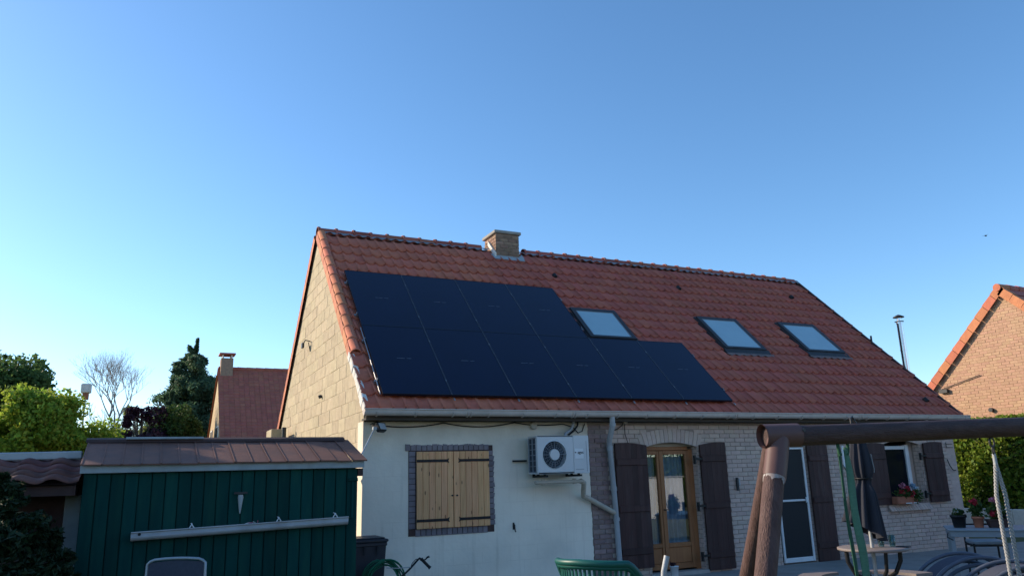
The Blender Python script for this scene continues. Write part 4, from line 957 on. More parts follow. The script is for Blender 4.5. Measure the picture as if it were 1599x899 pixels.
# bare tree
bt = thing('bare_tree', 'leafless grey tree with fine twigs and a pale trunk', 'tree', (-3.95, 27, 0)); tk = MB(); rr = random.Random(21)
def branch(p, d, L_, r, lv):
    q = p+d*L_; mid = p+d*L_*.5+Vector((rr.uniform(-1, 1), rr.uniform(-1, 1), rr.uniform(-.3, .6)))*L_*.08
    tk.tube([p, mid, q], [r, r*.85, r*.7], 5 if lv < 3 else 3, caps=False)
    if lv >= 8 or r < .0018: return
    for k in range(3 if lv < 5 else 2):
        nd = (d+Vector((rr.uniform(-1, 1), rr.uniform(-1, 1), rr.uniform(-.15, .8)))*.62).normalized()
        branch(q, nd, (L_ if lv else 1.75)*rr.uniform(.6, .8), r*.62, lv+1)
branch(Vector((0, 0, -.1)), Vector((0, 0, 1)), 3.6, .075, 0)
for k in range(5): branch(Vector((0, 0, 2.2+k*.15)), Vector((rr.uniform(-.7, .7), rr.uniform(-.7, .7), 1)).normalized(), 0.8, .035, 2)
tk.obj('trunk', M['bark_pale'], bt)
# box on a pole
pb = thing('pole_box', 'pinkish grey box on a thin pale pole above the bright bushes', 'box', (-4.75, 20.3, 0))
f = MB(); f.tube([(0, 0, 0), (.0, 0, 4.75)], .03, 6); f.obj('pole', M['pale_metal'], pb)
f = MB(); f.cbox(-.165, .165, -.15, .15, 4.95, 5.28, b=.03); f.obj('box', M['white_cement'], pb)
f = MB(); f.cbox(-.10, .10, -.09, .09, 4.72, 4.949, b=.01); f.obj('bracket', M['terracotta'], pb)
# conifer in the shade below the lean-to
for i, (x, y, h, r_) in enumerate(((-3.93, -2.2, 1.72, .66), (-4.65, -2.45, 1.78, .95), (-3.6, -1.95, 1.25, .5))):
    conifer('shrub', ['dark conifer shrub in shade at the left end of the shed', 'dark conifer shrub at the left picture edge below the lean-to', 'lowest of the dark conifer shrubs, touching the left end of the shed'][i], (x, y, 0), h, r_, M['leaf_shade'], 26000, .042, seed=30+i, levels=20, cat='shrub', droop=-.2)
# right hedge
hd = thing('hedge', 'tall clipped green hedge to the right of the house, partly sunlit', 'hedge', (17.5, 2, 0))
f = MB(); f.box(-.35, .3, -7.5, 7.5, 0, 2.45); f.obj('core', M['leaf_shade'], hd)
n = 60000; P = np.column_stack((nr.uniform(-.62, -.2, n)+.05*np.sin(nr.uniform(0, 6, n)), nr.uniform(-7.5, 7.5, n), nr.uniform(.05, 2.75, n)))
P[:, 0] += .10*np.sin(P[:, 1]*2.3)*np.sin(P[:, 2]*2.9)+.05*np.sin(P[:, 1]*6.1+P[:, 2]*5)
n2 = 12000; P2 = np.column_stack((nr.uniform(-.5, .5, n2), nr.uniform(-7.5, 7.5, n2), nr.uniform(2.4, 2.8, n2)))
leaves('foliage', np.concatenate((P, P2)), .055, M['leaf_hedge'], hd)
lw_ = thing('low_wall', 'low pale concrete wall at the foot of the hedge', 'wall', (16.5, .5, 0))
for k in range(6):
    f = MB(); f.cbox(-.06, .06, -2.5+k*.9, -1.61+k*.9, 0, .52, b=.01); f.obj('slab', M['white_cement'], lw_)

# ------------------------------------------------------------------ neighbour house at right
nh = thing('brick_house', 'neighbouring house with sunlit orange brick gable and terracotta verge', 'house', (18, 1.85, 0))
ya, za = 1.85, 6.24; hw = 3.3; sl = .965; zE = za-sl*2.62
f = MB(); f.prism([(-hw, 0), (hw, 0), (hw, za-sl*hw-.1), (0, za-.1), (-hw, za-sl*hw-.1)], 'x', .012, 8.0); nw = f.obj('wall', M['mortar_light'], nh)
polys = []
for po in bond(-hw, hw, 2.0, za, .22, .075, j=.011):
    q = clip_poly(po, sl, 1, za-.12); q = clip_poly(q, -sl, 1, za-.12)
    if len(q) >= 3 and max(p[0] for p in q)-min(p[0] for p in q) > .03: polys.append(q)
pieces(nw, 'brick', 'brick_courses', polys, lambda u, v, w_: (.012-w_, u, v), M['brick_orange'], depth=.007, jitter=.003, ok=None)
nrf = MB()
for sg in (1, -1):
    nrf.add([(-.10, sg*(hw+.1), za-sl*(hw+.1)), (8.2, sg*(hw+.1), za-sl*(hw+.1)), (8.2, 0, za), (-.10, 0, za)], [(0, 1, 2, 3)])
    for c in range(12):
        a = hw+.1-c*.28; b = a-.3
        nrf.add([(-.06, sg*a, za-sl*a+.05), (8.2, sg*a, za-sl*a+.05), (8.2, sg*b, za-sl*b+.02), (-.06, sg*b, za-sl*b+.02)], [(0, 1, 2, 3)])
nro = nrf.obj('roof', M['tile_old'], nh)
for sg in (1, -1):
    for c in range(13):
        L_ = .36; a = 2.62+.02-c*.268 if sg == 1 else hw-c*.268
        if a < .12: continue
        f = MB(); dy, dz = -sg*math.cos(math.atan(sl)), math.sin(math.atan(sl))
        b0 = Vector((-.10, sg*a, za-sl*a+.05)); d_ = Vector((0, dy, dz))*L_; u_ = Vector((0, sg*.69, .72))
        vs = [b0, b0+d_, b0+d_+u_*.02, b0+u_*.035]; vs2 = [v+Vector((.16, 0, 0)) for v in vs]; vs3 = [b0-u_*.20, b0+d_-u_*.20]
        f.add(vs+vs2+vs3, [(0, 1, 2, 3), (3, 2, 6, 7), (0, 3, 7, 4), (8, 9, 1, 0)]); f.obj('verge_tile', M['tile_verge'], nro, recalc=False)
f = MB(); f.tube([(-.14, 0, za+.0), (.3, 0, za+.0)], .105, 12); f.obj('ridge_tile', M['tile_verge'], nro)
for k in range(20):
    f = MB(); f.tube([(.3+k*.4, 0, za+.0), (.71+k*.4, 0, za+.0)], [.12, .10], 8); f.obj('ridge_tile', M['tile_old'], nro)
f = MB(); f.tube([(-.05, 2.62, zE-.05), (.3, 2.62, zE-.05)], .05, 8); f.tube([(-.03, 2.3, zE-.02), (-.03, .95, zE+.28)], .012, 5); f.box(-.10, -.01, 1.95, 2.2, zE-.10, zE+.0); f.obj('gable_cable', M['dark_metal'], nh)
f = MB(); f.tube([(0, .8, 3.02), (-.08, .8, 3.02)], .06, 10); f.obj('vent', M['dark_metal'], nh)

# flue
fu = thing('flue_pipe', 'shiny stainless steel flue with a rain cap rising behind the right roof verge', 'flue', (12.75, 1.05, 0))
f = MB(); f.tube([(0, 0, .5), (0, 0, 4.80)], .068, 16); f.obj('pipe', M['steel'], fu)
f = MB(); f.tube([(0, 0, 4.16), (0, 0, 4.185)], .074, 16); f.tube([(0, 0, 4.78), (0, 0, 4.82)], .074, 16); f.obj('collar', M['steel'], fu)
f = MB(); f.tube([(0, 0, 4.82), (0, 0, 4.93)], .045, 12); f.obj('neck', M['steel'], fu)
f = MB(); f.lathe([(.12, 4.93), (.125, 4.945), (.06, 4.98), (.01, 5.0)], n=18); f.lathe([(.10, 4.83), (.1, 4.84)], n=18); f.obj('rain_cap', M['dark_metal'], fu)
f = MB(); f.box(-.26, -.06, -.015, .015, 3.6, 3.63); f.box(-.26, -.06, -.015, .015, 2.0, 2.03); f.obj('bracket', M['steel'], fu)
f = MB(); f.tube([(-.085, -.02, 1.0), (-.085, -.02, 4.78)], .012, 5); f.obj('stay', M['dark_metal'], fu)

# distant house at left
h2 = thing('far_house', 'distant house with dull red tiled roof, cream gable and chimney at its left end', 'house', (0, 24.8, 0))
f = MB(); f.prism([(-4.0, 0), (5.6, 0), (5.6, 2.3), (0, 6.5), (-4.0, 2.3)], 'x', 0.0, 9.0)
f.obj('wall', M['plaster_y'], h2)
r2 = MB(); sl2 = 1.065
nc = 32
for c in range(nc):
    a = 4.15-c*(4.15/nc); b = a-4.15/nc-.03
    for k in range(44):
        x = -.08+k*.21; dz = rng.uniform(-.004, .006)
        r2.add([(x, -a, 6.6-sl2*a+.022+dz), (x+.2, -a, 6.6-sl2*a+.022+dz), (x+.2, -b, 6.6-sl2*b+.004), (x, -b, 6.6-sl2*b+.004), (x, -a, 6.6-sl2*a+.0), (x+.2, -a, 6.6-sl2*a+.0)], [(0, 1, 2, 3), (4, 5, 1, 0)])
o = r2.obj('roof_tiles', M['house2_roof'], h2, recalc=False); tag(o, kind='stuff')
r2 = MB(); r2.add([(-.08, -4.15, 6.585-sl2*4.15), (9.2, -4.15, 6.585-sl2*4.15), (9.2, 0, 6.585), (-.08, 0, 6.585)], [(0, 1, 2, 3)]); r2.add([(-.08, 5.8, 6.6-.757*5.8), (9.2, 5.8, 6.6-.757*5.8), (9.2, 0, 6.6), (-.08, 0, 6.6)], [(0, 3, 2, 1)])
for k in range(24): r2.tube([(-.05+k*.39, 0, 6.6), (.35+k*.39, 0, 6.6)], [.10, .085], 6)
r2.obj('roof', M['house2_roof'], h2, recalc=False)
f = MB(); f.box(.02, .52, -.35, .25, 6.0, 7.02); c2 = f.obj('chimney', M['brick_chimney'], h2)
f = MB(); f.box(.06, .12, -.32, .22, 7.02, 7.17); f.box(.42, .48, -.32, .22, 7.02, 7.17); f.obj('cap_leg', M['white_cement'], c2)
f = MB(); f.cbox(-.06, .60, -.43, .33, 7.17, 7.24); f.obj('chimney_cap', M['tile_old'], c2)
for y in (-.9, 1.9):
    f = MB(); f.box(-.04, .02, y-.45, y+.45, 2.6, 4.05); wo = f.obj('window', M['white_paint'], h2); f = MB(); f.box(-.05, -.041, y-.38, y+.38, 2.67, 3.98); f.obj('pane', M['screen'], wo)
f = MB(); f.box(-.09, .0, -.02, .02, 0, .1); 
pier = thing('concrete_pier', 'short beige block pier with a dark pipe beside the gable foot above the shed roof', 'pier', (-.30, 6.1, 0))
f = MB(); f.cbox(-.12, .12, -.35, .35, 0, 2.72, b=.01); f.obj('pier', M['block'], pier)
f = MB(); f.tube([(.10, -.55, 0), (.10, -.55, 2.74)], .045, 8); f.obj('pipe', M['dark_metal'], pier)

# ------------------------------------------------------------------ swing frame
sw_ = thing('garden_swing', 'dark brown log swing frame with a smooth brown sleeve joint at its corner', 'swing', (1.25, -6.55, 0))
A = Vector((1.22, -6.545, 1.842)); B = Vector((4.9, -7.36, 1.895)); dA = (B-A).normalized()
def L3(mb): return to_local(sw_, mb)
def log(mb, p0, p1, r, n=20, k=24, seed=0):
    rr = random.Random(seed); p0, p1 = Vector(p0), Vector(p1); u, v = frame_of(p1-p0); ph = [rr.uniform(0, 6) for _ in range(4)]; vs = []
    for i in range(k+1):
        t_ = i/k; c = p0+(p1-p0)*t_+u*.006*math.sin(3*t_+ph[0])+v*.006*math.sin(4*t_+ph[1])
        for j in range(n):
            a = 2*math.pi*j/n; q = r*(1+.02*math.sin(3*a+ph[2]+t_*2)+.012*math.sin(7*a+ph[3])+(.03 if False else 0))
            vs.append(c+(u*math.cos(a)+v*math.sin(a))*q)
    mb.add(vs, [(i*n+j, i*n+(j+1) % n, (i+1)*n+(j+1) % n, (i+1)*n+j) for i in range(k) for j in range(n)], True)
    mb.add(vs[:n], [tuple(range(n-1, -1, -1))]); mb.add(vs[-n:], [tuple(range(n))]); return mb
f = log(MB(), A+dA*.03, B, .073, seed=1); L3(f).obj('beam', M['log_x'], sw_)
f = MB(); f.tube([A-dA*.01, A+dA*.27], .084, 28, caps=False); f.tube([A-dA*.01, A+dA*.02], .078, 28, caps=False)
ring = [(A-dA*.01+q) for q in []]
T = A+dA*.12; F0 = Vector((.52, -6.88, 0.0)); df = (F0-T).normalized()
f.tube([T+df*.03, T+df*.32], .079, 28); L3(f).obj('sleeve', M['sleeve'], sw_)
f = MB(); u_, v_ = frame_of(df); vs = []
for j in range(49):
    a = 2*math.pi*j/48; lo_ = .33+.02*abs(math.sin(2.3*a+1))+.035*max(0, math.sin(5*a))*rng.random(); d_ = u_*math.cos(a)+v_*math.sin(a)
    vs += [T+df*.312+d_*.0765, T+df*lo_+d_*.0745]
f.add(vs, [(2*j, 2*j+1, 2*j+3, 2*j+2) for j in range(48)], True); L3(f).obj('paint_chip', M['chip'], sw_, recalc=False)
f = log(MB(), T+df*.30, F0, .071, seed=2); L3(f).obj('leg', M['log'], sw_)
f = log(MB(), Vector((1.335, -6.50, 1.80)), Vector((1.75, -5.31, 0)), .066, seed=3); L3(f).obj('leg', M['log'], sw_)
f = MB(); f.tube([A+dA*.26+Vector((0, -.06, .03)), A+dA*.26+Vector((0, -.085, .03))], .014, 8); L3(f).obj('bolt', M['dark_metal'], sw_)
for q, dz in ((.75, 0), (.74, .01)): pass
f = MB(); c = A+dA*.74+Vector((0, 0, .085)); f.tube([c+Vector((-.02, 0, -.02)), c+Vector((-.02, 0, .02)), c+Vector((.0, 0, .035)), c+Vector((.02, 0, .0)), c+Vector((.04, 0, -.02))], .007, 6); L3(f).obj('eye_bolt', M['dark_metal'], sw_)
# second leg pair at the far end, outside the picture
f = log(MB(), B+Vector((-.1, .05, -.03)), Vector((5.3, -6.1, 0)), .073, seed=4); log(f, B+Vector((-.1, -.05, -.03)), Vector((4.7, -8.6, 0)), .073, seed=5); L3(f).obj('leg', M['log'], sw_)
# green straps
gs = thing('swing_straps', 'pair of green webbing straps hanging from the left of the swing beam', 'straps', tuple(A+dA*.63+Vector((0, 0, -.07))))
def ribbon(path, wv, th=.006, n=None):
    mb = MB(); vs = []
    for p_, w_ in zip(path, wv):
        p_ = Vector(p_); w_ = Vector(w_); nn = Vector((-w_.y, w_.x, 0)).normalized()*th/2
        vs += [p_-w_/2-nn, p_+w_/2-nn, p_+w_/2+nn, p_-w_/2+nn]
    fs = []
    for i in range(len(path)-1):
        for k in range(4): fs.append((4*i+k, 4*i+(k+1) % 4, 4*i+4+(k+1) % 4, 4*i+4+k))
    mb.add(vs, fs, True); return mb
W1 = Vector((.86, -.42, 0))
N_ = 14
path = [(.02+.05*i/N_+.008*math.sin(i*.9), -.01*i/N_, -.03-1.22*i/N_) for i in range(N_+1)]
wv = [W1*(.026+.03*min(1, i/3)+.004*math.sin(i)) for i in range(N_+1)]
ribbon(path, wv, .008).obj('strap', M['strap'], gs)
path = [(-.02+.035*i/N_+.006*math.sin(i*.7+1), .03, -.03-1.22*i/N_) for i in range(N_+1)]
wv = [(W1*math.cos(.8+.15*math.sin(i*.6))+Vector((.42, .86, 0))*math.sin(.8))*.042 for i in range(N_+1)]
ribbon(path, wv, .008).obj('strap', M['strap_dark'], gs)
f = MB(); f.tube([(.055*math.sin(a)*.9, 0, -.02+.085*math.cos(a)) for a in [R(x) for x in range(-140, 141, 20)]], .012, 8); f.obj('loop', M['strap_dark'], gs)
f = MB(); f.tube([(0, 0, .085), (0, 0, .05)], .009, 6); f.obj('hook', M['dark_metal'], gs)
f = MB(); f.cbox(-.22, .28, -.10, .10, -1.29, -1.25, M=Matrix.Rotation(R(-26), 4, 'Z')); f.obj('seat', M['strap_dark'], gs)
# rope
rp_ = thing('swing_rope', 'doubled white twisted rope hanging from a metal hook under the swing beam', 'rope', tuple(A+dA*1.93+Vector((0, 0, -.075))))
f = MB(); f.tube([(.028*math.sin(a), 0, -.03+.035*math.cos(a)) for a in [R(x) for x in range(0, 361, 30)]], .007, 6); f.tube([(.016*math.sin(a), .016*math.sin(a)*.3, -.09+.035*math.cos(a)) for a in [R(x) for x in range(0, 361, 30)]], .006, 6); f.obj('hook', M['dark_metal'], rp_)
f = MB(); f.tube([(0, 0, -.115), (.0, 0, -.20)], .014, 8); f.obj('ferrule', M['pale_metal'], rp_)
def twisted(pathf, L_, rs=.0068, off=.0095, turns=15, n=210):
    mb = MB()
    for k in range(3):
        pts = []
        for i in range(n+1):
            t_ = i/n; c = Vector(pathf(t_)); a = turns*2*math.pi*t_+k*2.0944
            pts.append(c+Vector((math.cos(a)*off, math.sin(a)*off, 0)))
        mb.tube(pts, rs, 5)
    return mb
for sg in (-1, 1):
    pf = lambda t_, sg=sg: (sg*.033*min(1, t_*5)*(1-.25*t_)*.9, -sg*.016*min(1, t_*5), -.19-1.15*t_)
    twisted(pf, 1.1).obj('strand', M['rope'], rp_)
f = MB(); f.cbox(-.2, .2, -.08, .08, -1.38, -1.34); f.obj('seat', M['strap_dark'], rp_)

# ------------------------------------------------------------------ green plastic chair
gc = thing('garden_chair', 'dark green plastic garden chair with slatted curved back', 'chair', (-.07, -6.45, 0), R(0))
ax = R(205)     # direction of the middle of the backrest, seen from the seat
def cp(a, r, z): return (r*math.cos(ax+a), r*math.sin(ax+a)*.92, z)
def rimz(a): 
    b = abs(a)/R(100); return 1.10-.02*b-.42*max(0, b-.55)**1.3/.45**1.3*.75
def rim_r(z): return .255+.075*max(0, (z-.45))/.65
f = MB(); pts = [cp(R(a), rim_r(rimz(R(a)))+.0, rimz(R(a))) for a in range(-100, 101, 5)]
f.tube(pts, .021, 10); f.tube([(p_[0]*.975, p_[1]*.975, p_[2]-.022) for p_ in pts], .017, 8); f.obj('back_rim', M['green_plastic'], gc)
for a in range(-96, 97, 6):
    if abs(a) > 92: continue
    z = rimz(R(a)); q = []
    for i in range(7):
        zz = .46+(z-.03-.46)*i/6; q.append(cp(R(a)*(1-.12*(1-i/6)), rim_r(zz)-.012, zz))
    tw = Vector((-math.sin(ax+R(a)), math.cos(ax+R(a)), 0))
    ribbon(q, [tw*.018]*7, .006).obj('slat', M['green_plastic'], gc)
f = MB(); f.lathe([(.10, .435), (.27, .44), (.285, .455), (.27, .465), (.05, .45)], n=24); f.obj('seat', M['green_plastic'], gc)
for a in (50, 130, 230, 310):
    f = MB(); f.tube([(.22*math.cos(ax+R(a)), .22*math.sin(ax+R(a)), .44), (.29*math.cos(ax+R(a)), .29*math.sin(ax+R(a)), 0)], [.028, .022], 8); f.obj('leg', M['green_plastic'], gc)
sk_ = thing('pale_stick', 'short pale round stick standing up behind the green chair', 'stick', (.52, -6.2, .55))
f = MB(); f.tube([(-.10, .02, -.55), (.0, 0, .40), (.035, 0, .50)], [.018, .02, .021], 10); f.obj('rod', M['pale_metal'], sk_)

# ------------------------------------------------------------------ grey folding chair
fc_ = thing('folding_chair', 'grey fabric garden chair with light metal frame in front of the green shed', 'chair', (-2.44, -2.75, 0), R(-24))
f = MB(); w_, zt = .27, .985
arc_ = [(-w_+.02, 0, .45), (-w_, .035, .80), (-w_+.005, .04, zt-.055), (-w_+.03, .04, zt-.035)]
pts = arc_+[(w_*t_, .04, zt-.028+.018*(1-t_*t_)) for t_ in (-.75, -.4, 0, .4, .75)]+[(-p_[0], p_[1], p_[2]) for p_ in reversed(arc_)]
f.tube(pts, .013, 8); f.obj('back_frame', M['frame_light'], fc_)
f = MB(); f.add([(-w_+.022, .0, .47), (w_-.022, 0, .47), (w_-.012, .035, .82), (w_-.02, .042, zt-.045), (0, .042, zt-.025), (-w_+.02, .042, zt-.045), (-w_+.012, .035, .82)], [(0, 1, 2, 3, 4, 5, 6)]); f.obj('back_panel', M['grey_fabric'], fc_)
f = MB(); f.cbox(-.25, .25, -.02, .42, .43, .455); f.obj('seat', M['grey_fabric'], fc_)
for x in (-.25, .25):
    for y, y2 in ((0, .35), (.40, -.05)):
        f = MB(); f.tube([(x, y, .44), (x, y2, 0)], .012, 6); f.obj('leg', M['frame_light'], fc_)
    f = MB(); f.tube([(x, .02, .66), (x, .36, .64)], .018, 8); f.obj('armrest', M['grey_tube'], fc_)

# ------------------------------------------------------------------ bin, tub, hose, child's bicycle
bn = thing('wheelie_bin', 'dark grey wheelie bin against the white wall at the corner of the shed', 'bin', (-.08, -.36, 0))
f = MB(); vs = [(-.24, -.20, .05), (.22, -.20, .05), (.22, .22, .05), (-.24, .22, .05), (-.29, -.25, .84), (.26, -.25, .84), (.26, .27, .84), (-.29, .27, .84)]
f.add(vs, [(3, 2, 1, 0), (4, 5, 6, 7), (0, 1, 5, 4), (1, 2, 6, 5), (2, 3, 7, 6), (3, 0, 4, 7)]); f.cbox(-.30, .27, -.262, .28, .80, .845, b=.006); f.obj('body', M['bin'], bn)
f = MB(); f.cbox(-.305, .285, -.28, .29, .846, .885, b=.012); f.cbox(-.27, .25, -.24, .25, .885, .905, b=.01); f.cbox(.25, .30, -.10, .05, .84, .87); f.obj('lid', M['bin'], bn)
for x in (-.18, -.03, .14):
    f = MB(); f.prism([(-.262, .80), (-.285, .80), (-.262, .70)], 'x', x-.012, x+.012); f.obj('rib', M['bin'], bn)
for x in (-.25, .23):
    f = MB(); f.tube([(x-.02, .24, .10), (x+.02, .24, .10)], .10, 14); f.obj('wheel', M['black'], bn)
tb = thing('red_tub', 'small red plastic tub standing on the bin lid beside the shed', 'tub', (-.27, -.40, .906))
f = MB(); f.lathe([(.085, 0), (.085, .015), (.06, .02), (.05, .22), (.056, .22), (.056, .235), (.03, .235)], n=16); f.obj('tub', M['red'], tb)
hs_ = thing('garden_hose', 'green garden hose coiled upright in front of the wheelie bin', 'hose', (.07, -.88, .38))
f = MB(); rr = random.Random(4); pts = []
for i in range(9*28):
    a = 2*math.pi*i/28; lp = i//28; rr_ = .235+.035*math.sin(lp*2.1+.6)+.012*math.sin(a*2+lp); o_ = (lp-4)*.020
    pts.append((rr_*math.sin(a)+.03*math.sin(lp*1.7), o_+.02*math.sin(a+lp), rr_*math.cos(a)*1.05+.012*math.cos(lp*2.3)))
f.tube(pts, .0095, 6); f.obj('coil', M['hose'], hs_)
f = MB(); f.box(-.02, .02, -.1, .1, -.40, -.22); f.box(-.16, .16, -.12, .12, -.405, -.38); f.obj('stand', M['green_plastic'], hs_)
bi = thing('child_bicycle', 'black handlebar of a child bicycle with grip, brake lever and cable by the white wall', 'bicycle', (.1, -1.2, 0))
f = MB(); f.tube([(-.26, .25, .36), (-.12, .12, .40), (0, .02, .42), (.05, 0, .43), (.20, 0, .545), (.315, 0, .655), (.335, -.005, .672), (.355, -.01, .660)], .012, 8); f.obj('handlebar', M['black'], bi)
f = MB(); f.tube([(.352, -.01, .664), (.458, -.04, .552)], .019, 10); f.tube([(.352, -.01, .664), (.36, -.012, .655)], .023, 10); f.tube([(.45, -.038, .56), (.46, -.041, .55)], .023, 10); f.obj('grip', M['black'], bi)
f = MB(); f.tube([(.36, -.03, .65), (.39, -.06, .655), (.41, -.08, .683), (.435, -.085, .688)], [.008, .008, .012, .014], 6); f.obj('brake_lever', M['black'], bi)
f = MB(); f.tube([(.34, -.02, .66), (.28, -.03, .665), (.23, -.03, .62), (.22, -.02, .585)], .005, 5); f.obj('cable', M['black'], bi)
f = MB(); f.tube([(.22, -.01, .575), (.05, -.03, .575), (-.10, -.05, .592)], .0055, 5); f.obj('cable', M['pale_metal'], bi)
f = MB(); f.tube([(.05, 0, .44), (.02, 0, .34), (.06, 0, .16)], .013, 6); f.tube([(.02, 0, .33), (-.40, .0, .26)], .014, 6); f.tube([(-.40, 0, .38), (-.34, 0, .15), (.03, 0, .30)], .012, 6); f.obj('frame', M['red'], bi)
f = MB(); f.cbox(-.48, -.33, -.05, .05, .38, .41, b=.012); f.obj('saddle', M['black'], bi)
for x in (.07, -.52):
    f = MB(); f.tube([(x+.145*math.cos(2*math.pi*k/24), 0, .155+.145*math.sin(2*math.pi*k/24)) for k in range(25)], .018, 8, caps=False); wo = f.obj('wheel', M['black'], bi)
    f = MB()
    for k in range(8): f.tube([(x, 0, .155), (x+.13*math.cos(k*.785), 0, .155+.13*math.sin(k*.785))], .002, 4)
    f.obj('spokes', M['pale_metal'], wo)

# ------------------------------------------------------------------ round picnic table, parasol, glasses
pt_ = thing('picnic_table', 'round brown picnic table with curved benches on dark hoop legs', 'picnic table', (4.46, -4.55, 0), R(-25))
f = MB(); f.lathe([(.34, .735), (.36, .742), (.36, .762), (.34, .768), (.05, .768)], n=40); f.obj('tabletop', M['table_top'], pt_)
for sg in (-1, 1):
    f = MB(); pts = [(sg*.29, 0, .735), (sg*.285, 0, .62), (sg*.22, 0, .50), (sg*.10, 0, .42), (0, 0, .40)]; f.tube(pts, .024, 8); f.obj('hoop_leg', M['black'], pt_)
    f = MB(); f.tube([(0, sg*.29, .735), (0, sg*.26, .55), (0, sg*.12, .42), (0, 0, .40)], .02, 8); f.obj('hoop_leg', M['black'], pt_)
f = MB(); f.tube([(0, 0, .02), (0, 0, .735)], .02, 10); f.lathe([(.20, 0), (.20, .03), (.05, .05)], n=20); f.obj('pedestal', M['dark_metal'], pt_)
for i, a0 in enumerate((20, 110, 200, 290)):
    f = MB(); poly_o = [(.80*math.cos(R(a0+t_)), .80*math.sin(R(a0+t_))) for t_ in range(0, 66, 5)]; poly_i = [(.56*math.cos(R(a0+t_)), .56*math.sin(R(a0+t_))) for t_ in range(65, -1, -5)]
    f.prism(poly_o+poly_i, 'z', .425, .455); bo = f.obj('bench', M['table_top'], pt_)
    f = MB(); am_ = R(a0+32); f.tube([(.0, 0, .40), (.35*math.cos(am_), .35*math.sin(am_), .36), (.66*math.cos(am_), .66*math.sin(am_), .41)], .025, 8)
    for q in (8, 57): f.tube([(.68*math.cos(R(a0+q)), .68*math.sin(R(a0+q)), .425), (.70*math.cos(R(a0+q)), .70*math.sin(R(a0+q)), 0)], .02, 7)
    f.obj('support', M['black'], bo)
pa = thing('parasol', 'closed dark blue-grey parasol tied round its pole above the picnic table', 'parasol', (4.40, -4.60, .77))
f = MB(); f.tube([(0, 0, -.34), (0, 0, 1.27)], .019, 10); f.obj('pole', M['pale_metal'], pa)
# pleated closed canopy: flares towards an oblique lower hem
vs = []; nz_ = 26; na_ = 72
for j in range(nz_+1):
    t_ = j/nz_; z = 1.24-1.07*t_
    r_ = .050+.045*min(1, t_*3)-.032*math.exp(-((t_-.52)/.06)**2)+.16*max(0, t_-.55)
    for k in range(na_):
        a = 2*math.pi*k/na_; pl_ = 1+(.20+.12*t_)*math.cos(8*a+.6*math.sin(3*t_))+.10*math.cos(5*a+2)
        low = t_**3*.11*math.cos(a-R(-25))
        vs.append((r_*pl_*math.cos(a)-.10*max(0, t_-.5), r_*pl_*math.sin(a)+.045*max(0, t_-.5), z-low))
fs = [(j*na_+k, j*na_+(k+1) % na_, (j+1)*na_+(k+1) % na_, (j+1)*na_+k) for j in range(nz_) for k in range(na_)]
f = MB(); f.add(vs, fs, True); f.obj('canopy', M['navy'], pa, recalc=False)
f = MB(); f.tube([(.085*math.cos(2*math.pi*k/20), .085*math.sin(2*math.pi*k/20), 1.24-1.0*.52) for k in range(21)], .009, 6, caps=False); f.obj('tie', M['black'], pa)
f = MB(); f.tube([(.12, -.04, .98), (.13, -.05, .82), (.125, -.05, .78)], .006, 5); f.obj('cord', M['pale_metal'], pa)
for i, (x, y) in enumerate(((4.54, -4.60), (4.64, -4.66))):
    gl = thing('drinking_glass', ['turquoise drinking glass nearer the parasol on the round table', 'turquoise drinking glass nearer the right rim of the round table'][i], 'glass', (x, y, .769), group='turquoise glasses')
    f = MB(); f.lathe([(.026, 0), (.03, .008), (.037, .12), (.034, .12), (.028, .012), (.005, .01)], n=16); f.obj('glass', M['turquoise'], gl)
ph = thing('phone', 'small dark flat phone lying on the right of the round table', 'phone', (4.66, -4.78, .769)); f = MB(); f.cbox(-.035, .035, -.07, .07, 0, .009, b=.002); f.obj('phone', M['black'], ph)

# ------------------------------------------------------------------ grey garden table with pots
gt = thing('garden_table', 'grey garden table with flowerpots at the right edge', 'table', (7.39, -3.31, 0))
U = Vector((.64, -.768, 0)); V = Vector((.768, .64, 0))
MT = Matrix(((U.x, V.x, 0, 0), (U.y, V.y, 0, 0), (0, 0, 1, 0), (0, 0, 0, 1)))
for k in range(6):
    f = MB(); f.cbox(0, 1.7, .0+k*.15, .143+k*.15, .715, .74, b=.005, M=MT); f.obj('slat', M['grey_table'], gt)
f = MB(); f.box(.03, 1.67, .02, .045, .64, .714, MT); f.box(.03, 1.67, .85, .875, .64, .714, MT); f.box(.02, .05, .05, .85, .64, .714, MT); f.obj('apron', M['grey_table'], gt)
for u, v in ((.05, .06), (.05, .84), (1.62, .06), (1.62, .84)):
    f = MB(); f.cbox(u-.025, u+.025, v-.025, v+.025, 0, .64, M=MT); f.obj('leg', M['grey_table'], gt)
f = MB(); f.tube([MT @ Vector((.0, .0, .70)), MT @ Vector((-.02, -.02, .64)), MT @ Vector((.05, .0, .60))], .008, 5); f.obj('hook', M['black'], gt)
